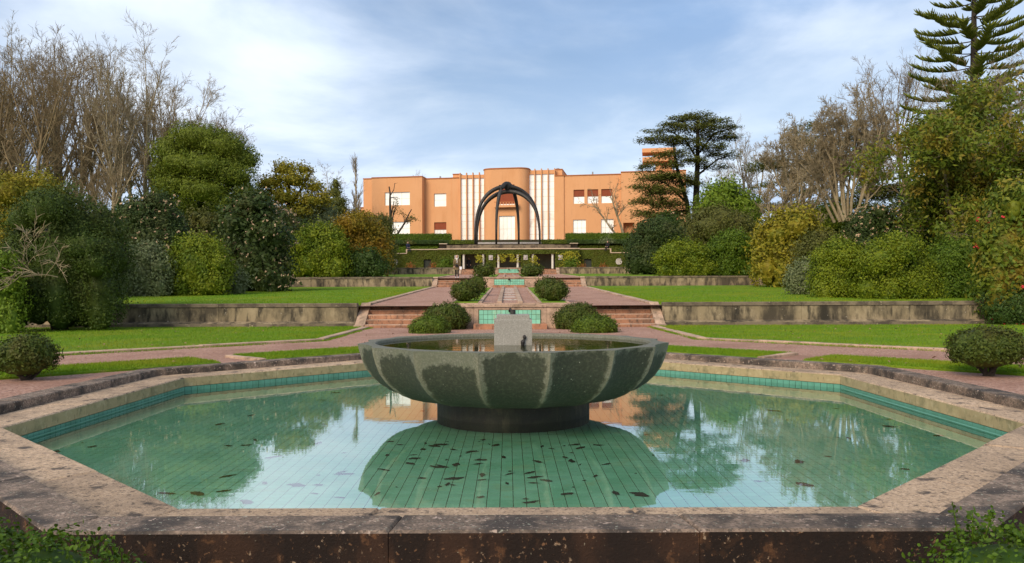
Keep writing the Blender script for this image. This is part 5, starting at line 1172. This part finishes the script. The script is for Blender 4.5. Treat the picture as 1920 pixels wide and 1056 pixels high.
# dark far conifer
Y = 128; p = W(632, 400, Y); base = Vector((p.x, Y, 7.0))
lob = pxlobes([(630,345,6,12,0),(628,362,13,12,0),(632,378,20,12,0),(630,394,27,14,0)], Y, base)
crowned('conifer', base, 'dark pointed far conifer left of the villa', lob, 'cedar', 3500, 0.4, [limb(base,Y,[(631,430),(631,340)],0.3,0.05)], core=0.75, seed=4, aspect=0.3)
# cedar with flat tiers
def tiers(name, label, Y, base, stems, limbs, plates, m, n, size, bk, seed):
    rs = np.random.RandomState(seed); t = thing(name, base, label, 'tree', 'large trees', world=False)
    mb = MB()
    for pts, a, b in stems: q, r = limb(base, Y, pts, a, b); mb.tube(q, r, 8)
    mb.build('trunk', MT[bk], t, smooth=True); mb = MB()
    for pts, a, b in limbs: q, r = limb(base, Y, pts, a, b); mb.tube(q, r, 6)
    mb.build('limbs', MT[bk], t, smooth=True)
    lobes = pxlobes(plates, Y, base, 1.1); A = np.array([l[1][0]*l[1][1] for l in lobes]); A = A/A.sum(); Ps = []
    for (c, r), a in zip(lobes, A):                      # ragged sprays: clumps scattered through a flat plate, frayed at the rim
        k = int(n*a/16); th = rs.uniform(0, 2*np.pi, k); rr = np.sqrt(rs.uniform(0.02, 1.25, k)); p_ = np.stack([c[0]+r[0]*rr*np.cos(th), c[1]+r[1]*rr*np.sin(th), c[2]+r[2]*rs.normal(0.0,0.5,k) - 0.25*r[2]*rr**2],1)
        Ps.append(np.repeat(p_, 16, 0) + rs.normal(0,1,(k*16,3))*[size*0.9,size*0.9,size*0.35])
    P_ = np.concatenate(Ps); mb = MB(); mb.arr.append(leaf_quads(rs, P_, np.tile((0,-.25,1.0),(len(P_),1)), size, 0.3, 0.7)); mb.build('crown', L[m], t); return t
Y = 94; p = W(1306, 440, Y); base = Vector((p.x, Y, 3.8))
tiers('cedar_tree', 'large flat tiered cedar right of the villa', Y, base,
    [([(1306,470),(1305,380),(1310,300),(1308,225)],0.55,0.12), ([(1298,470),(1288,380),(1270,310),(1262,270)],0.35,0.1)],
    [([(1309,300),(1285,262),(1250,240)],.16,.05), ([(1309,290),(1340,250),(1375,240)],.14,.05), ([(1307,330),(1345,300),(1370,290)],.14,.05), ([(1288,380),(1250,345),(1215,330)],.16,.05), ([(1290,395),(1245,400),(1205,415)],.16,.05), ([(1306,345),(1270,330),(1235,320)],.14,.05), ([(1309,250),(1280,228),(1255,222)],.1,.04), ([(1309,245),(1335,228),(1355,228)],.1,.04)],
    [(1308,217,26,5,0),(1285,225,26,5,-.5),(1335,228,30,5,0),(1255,236,24,5,0),(1228,246,18,5,0),(1365,240,20,5,0),(1300,243,40,6,-.8),(1345,255,32,6,0),(1240,262,30,6,-.5),(1215,262,16,4,0),(1275,268,32,6,-1),(1370,258,16,5,0),(1320,278,34,6,-.6),(1355,290,26,6,0),(1255,292,32,7,-.8),(1235,312,34,7,-.8),(1290,305,30,6,-1),(1340,312,22,5,0),(1225,335,34,8,-1),(1265,335,34,8,-1),(1210,352,26,7,-.6),(1245,360,40,8,-1),(1290,345,24,6,-.6),(1215,378,30,8,-1),(1255,385,34,8,-1),(1205,400,22,7,-.6),(1240,405,34,8,-1),(1225,422,28,7,-.6),(1275,400,20,6,0)],
    'cedar', 34000, 0.38, 'bark_dark', 7)
# dark cedar behind the wide bare trees
Y = 82; p = W(1570, 440, Y); base = Vector((p.x, Y, 3.0))
pl_ = []; rr_ = random.Random(4)
for yy, hw in ((240,45),(256,75),(275,100),(294,118),(313,128),(332,132),(351,135),(370,130),(388,120)):
    for k in range(max(3, hw//18)): pl_.append((1560 + rr_.uniform(-1,1)*hw, yy + rr_.uniform(-6,6), rr_.uniform(18,34), 6, rr_.uniform(-1.5,1.5)))
tiers('cedar_tree', 'broad dark cedar behind the wide bare trees', Y, base, [([(1565,470),(1565,380),(1560,245)],0.6,0.12)], [([(1563,330),(1500,300),(1450,300)],.16,.05), ([(1563,320),(1620,290),(1680,300)],.16,.05)], pl_, 'cedar', 26000, 0.38, 'bark_dark', 8)
# camellia-like tree on the right, leaves in sprays at the twig ends
Y = 37; b = W(1815, 470, Y); rs = np.random.RandomState(51); zg = ground_z(Y); sc_ = Y/F
dirs_, lens_ = [(-0.30,0,1),(-0.12,-.2,1),(0.3,.1,1),(0.1,.3,1),(0.6,0,1),(-0.2,.1,1)], [7.8,8.8,9.2,9.4,9.0,8.4]
a, P, D = skeleton(rs, [(rs.uniform(-.4,.4),0,-.3) for _ in dirs_], dirs_, lens_, [0.15]*6, (9,7,0.09,0.0), [(9,0.25,0.98,48,0.36,0.5,5,5,0.14,0.04,0.3),(7,0.2,1,48,0.5,0.6,4,4,0.16,0.02,0.2),(4,0.2,1,50,0.55,0.7,3,3,0.18,0,0.2)])
t = thing('camellia_tree', (b.x, Y, zg), 'large leafy tree with pale crooked trunks and yellowing tips at right', 'tree', 'large trees', world=False)
put('trunk', arrmesh('trunk', a[:2], MT['bark_pale']), None, t); put('twigs', arrmesh('twigs', a[2:], MT['bark_pale']), None, t)
tips = P[:,-1]; tips = tips[tips[:,2] > 1.6]; Pp = np.repeat(tips, 30, 0) + rs.normal(0, 0.24, (len(tips)*30,3)); mb = MB(); mb.arr.append(leaf_quads(rs, Pp, unit(rs.normal(0,.8,Pp.shape)+[0,-.6,.6]), 0.24, 0.42, droop=0.6)); mb.build('crown', L['cam'], t)
c = tips[rs.choice(len(tips), 14)]; Pp = np.repeat(c,5,0)+rs.normal(0,.05,(70,3)); mb = MB(); mb.arr.append(leaf_quads(rs, Pp, np.tile((0,-1.0,.3),(70,1)), 0.11, 0.9)); mb.build('blossom', MT['petal_red'], t, kind='stuff', label='few red flowers')
# araucaria with finger-like fronds
Y = 60; base = W(1828, 540, Y); rs = np.random.RandomState(61)
t = thing('araucaria', (base.x, Y, ground_z(Y)), 'tall araucaria with tiered fronds at the upper right', 'tree', 'large trees', world=False)
zr = W(1828, 0, Y).z - ground_z(Y); H = zr + 5.0
MB().tube([(0,0,-.3),(0,0,H*.5),(0,0,H)], [0.5,0.32,0.03], 10).build('trunk', MT['bark_dark'], t, smooth=True)
mb = MB(); fv = []
z = H - 0.6; k = 0
while z > zr - 9.5:
    rad = min(4.4, 0.6 + (H-z)*0.44); nb = 5
    for i in range(nb):
        th = 2*math.pi*i/nb + k*0.5 + rs.uniform(-.15,.15); d = np.array((math.cos(th), math.sin(th), 0)); r_ = rad*rs.uniform(.85,1.1)
        s_ = np.linspace(0,1,7); br = d[None]*s_[:,None]*r_ + np.array([0,0,z]) + np.stack([0*s_,0*s_, 0.10*r_*(-1.0*s_+2.4*s_**3)],1)
        mb.tube([tuple(q) for q in br], list(np.linspace(.06,.02,7)), 4)
        sd = np.array((-d[1], d[0], 0)); m_ = max(4, int(r_*5))
        for f in np.linspace(0.28, 1.0, m_):
            o_ = d*f*r_ + np.array([0,0,z + 0.10*r_*(-1.0*f+2.4*f**3)])
            for sg in (-1, 0, 1):
                ln = rs.uniform(.5,.95)*(1.0 - 0.25*f); dd = unit(d*0.55 + sd*sg*0.75 + np.array([0,0,rs.uniform(.25,.6)])); fv.append((o_, dd, ln))
    z -= rs.uniform(0.85, 1.1); k += 1
mb.build('branches', MT['bark_dark'], t, kind='stuff', label='whorled branches')
S = np.array([f[0] for f in fv]); Dd = np.array([f[1] for f in fv]); Ln = np.array([f[2] for f in fv]); tt = np.linspace(0,1,4)
Pq = S[:,None] + Dd[:,None]*(Ln[:,None,None]*tt[None,:,None]) + np.array([0,0,0.12])*(tt**2)[None,:,None]; Rq = np.array([.045,.06,.05,.015])[None]*np.ones((len(S),1))
mb = MB(); mb.arr.append(tubes(Pq, Rq, 5)); mb.build('fronds', L['frond'], t, kind='stuff', label='finger like fronds')

# -- grass blades and fallen leaves
rs = np.random.RandomState(71)
def blades(poly_fn, n, z, hgt, label):
    pts = poly_fn(n); m = len(pts); th = rs.uniform(0, 6.28, m); w = rs.uniform(.004,.008,m); h = rs.uniform(.5,1.2,m)*hgt; ln = rs.normal(0,.012,(m,2))
    dx, dy = np.cos(th)*w, np.sin(th)*w
    V = np.stack([np.stack([pts[:,0]-dx,pts[:,1]-dy,np.full(m,z)],1), np.stack([pts[:,0]+dx,pts[:,1]+dy,np.full(m,z)],1), np.stack([pts[:,0]+ln[:,0],pts[:,1]+ln[:,1],z+h],1)],1).reshape(-1,3)
    mb = MB(); mb.arr.append((V, np.arange(3*m).reshape(-1,3))); mb.build('grass', L['grass'], None, kind='stuff', label=label, cat='grass')
for s in (-1, 1):
    def near_strip(n, s=s):
        d, tq = rs.uniform(6.3,7.6,n), rs.uniform(-5.2,2.85,n); kk = (tq < -1.05) | (tq > -0.2); d, tq = d[kk], tq[kk]; c_ = math.sqrt(.5)
        d = d + rs.normal(0, 0.03, len(d)); return np.stack([s*(d*c_ - tq*c_), ctr[1]+d*c_+tq*c_], 1)
    blades(near_strip, 34000, Z1+0.035, 0.045, 'short grass blades on the %s strips next to the pool' % side[s])
    def lower(n, s=s):
        y = rs.uniform(15, 27.8, n); x = 5.05 + (rs.uniform(0,1,n)**1.4)*14; k_ = (x + y > 26.1); return np.stack([s*x[k_], y[k_]], 1)
    blades(lower, 62000, Z1+0.035, 0.05, 'short grass blades on the %s lower lawn' % side[s])
for s in (-1, 1):
    def middle(n, s=s): return np.stack([s*(5.4 + (rs.uniform(0,1,n)**1.3)*16), 28.5 + (rs.uniform(0,1,n)**1.5)*22], 1)
    pts = middle(42000); m = len(pts); zz = np.array([zt2(0, y) + 0.03 for y in pts[:,1]]); th = rs.uniform(0,6.28,m); h = rs.uniform(.02,.07,m); w = 0.012
    V = np.stack([np.stack([pts[:,0]-np.cos(th)*w, pts[:,1]-np.sin(th)*w, zz],1), np.stack([pts[:,0]+np.cos(th)*w, pts[:,1]+np.sin(th)*w, zz],1), np.stack([pts[:,0], pts[:,1], zz+h],1)],1).reshape(-1,3)
    mb = MB(); mb.arr.append((V, np.arange(3*m).reshape(-1,3))); mb.build('grass', L['grass'], None, kind='stuff', label='grass tufts on the %s middle lawn' % side[s], cat='grass')
# weeds and moss tufts along the path edgings
def edge_pts(segs, n):
    out = []
    for a_, b_ in segs:
        k_ = int(n*math.dist(a_, b_)); f = rs.uniform(0,1,k_); p_ = np.array(a_)[None]*(1-f)[:,None] + np.array(b_)[None]*f[:,None]; w_ = 0.5 + 0.5*np.sin(p_[:,0]*2.3 + p_[:,1]*1.7) * np.sin(p_[:,1]*0.9)
        p_ = p_ + rs.normal(0, 0.05, p_.shape); out.append(p_[rs.uniform(0,1,k_) < w_])
    return np.concatenate(out)
for s in (-1, 1):
    segs = [((s*4.78,27.5),(s*4.78,20.6)), ((s*4.78,20.6), diag(s,10.5,-4.2)), (diag(s,7.58,-5),diag(s,7.58,-1.1)), (diag(s,7.58,-0.2),diag(s,7.58,2.8))]
    blades(lambda n: edge_pts(segs, n), 520, Z1, 0.05, 'weeds growing along the %s path edging' % side[s])
P_ = np.concatenate([np.stack([s*rs.uniform(5.5,16,110), rs.uniform(16,27.5,110), np.full(110,Z1+0.06)],1) for s in (-1,1)] + [np.stack([s*rs.uniform(5.3,8,16), rs.uniform(13.3,15,16), np.full(16,Z1+0.06)],1) for s in (-1,1)])
P_ = np.concatenate([P_, np.stack([rs.uniform(-4.5,4.5,40), rs.uniform(18.5,26.5,40), np.full(40,Z1+0.012)],1)]); P_ = P_[np.abs(P_[:,0]) + P_[:,1] > 19.6]
mb = MB(); mb.arr.append(leaf_quads(rs, P_, np.tile((0,0,1.0),(len(P_),1)), 0.08, 0.6, 0.5)); mb.build('leaf_litter', MT['litter_dry'], None, kind='stuff', label='dry fallen leaves scattered over the lower lawns', cat='leaf litter')
P_ = np.array([tuple(W(x, y, Y_)) for x, y, Y_ in ((1860,598,27.6),(1866,600,27.6),(1884,603,27.2),(1890,604,27.1),(1906,604,27.1),(1912,603,27.2),(1918,604,27.0))]); P_[:,2] = [0.55,0.55,.40,.40,.40,.40,.40]
mb = MB(); mb.arr.append(leaf_quads(rs, P_, np.tile((0,-.5,1.0),(len(P_),1)), 0.11, 0.9, 0.4)); mb.build('fallen_petals', MT['petal_red'], None, kind='stuff', label='red camellia petals at the foot of the right wall', cat='petals')
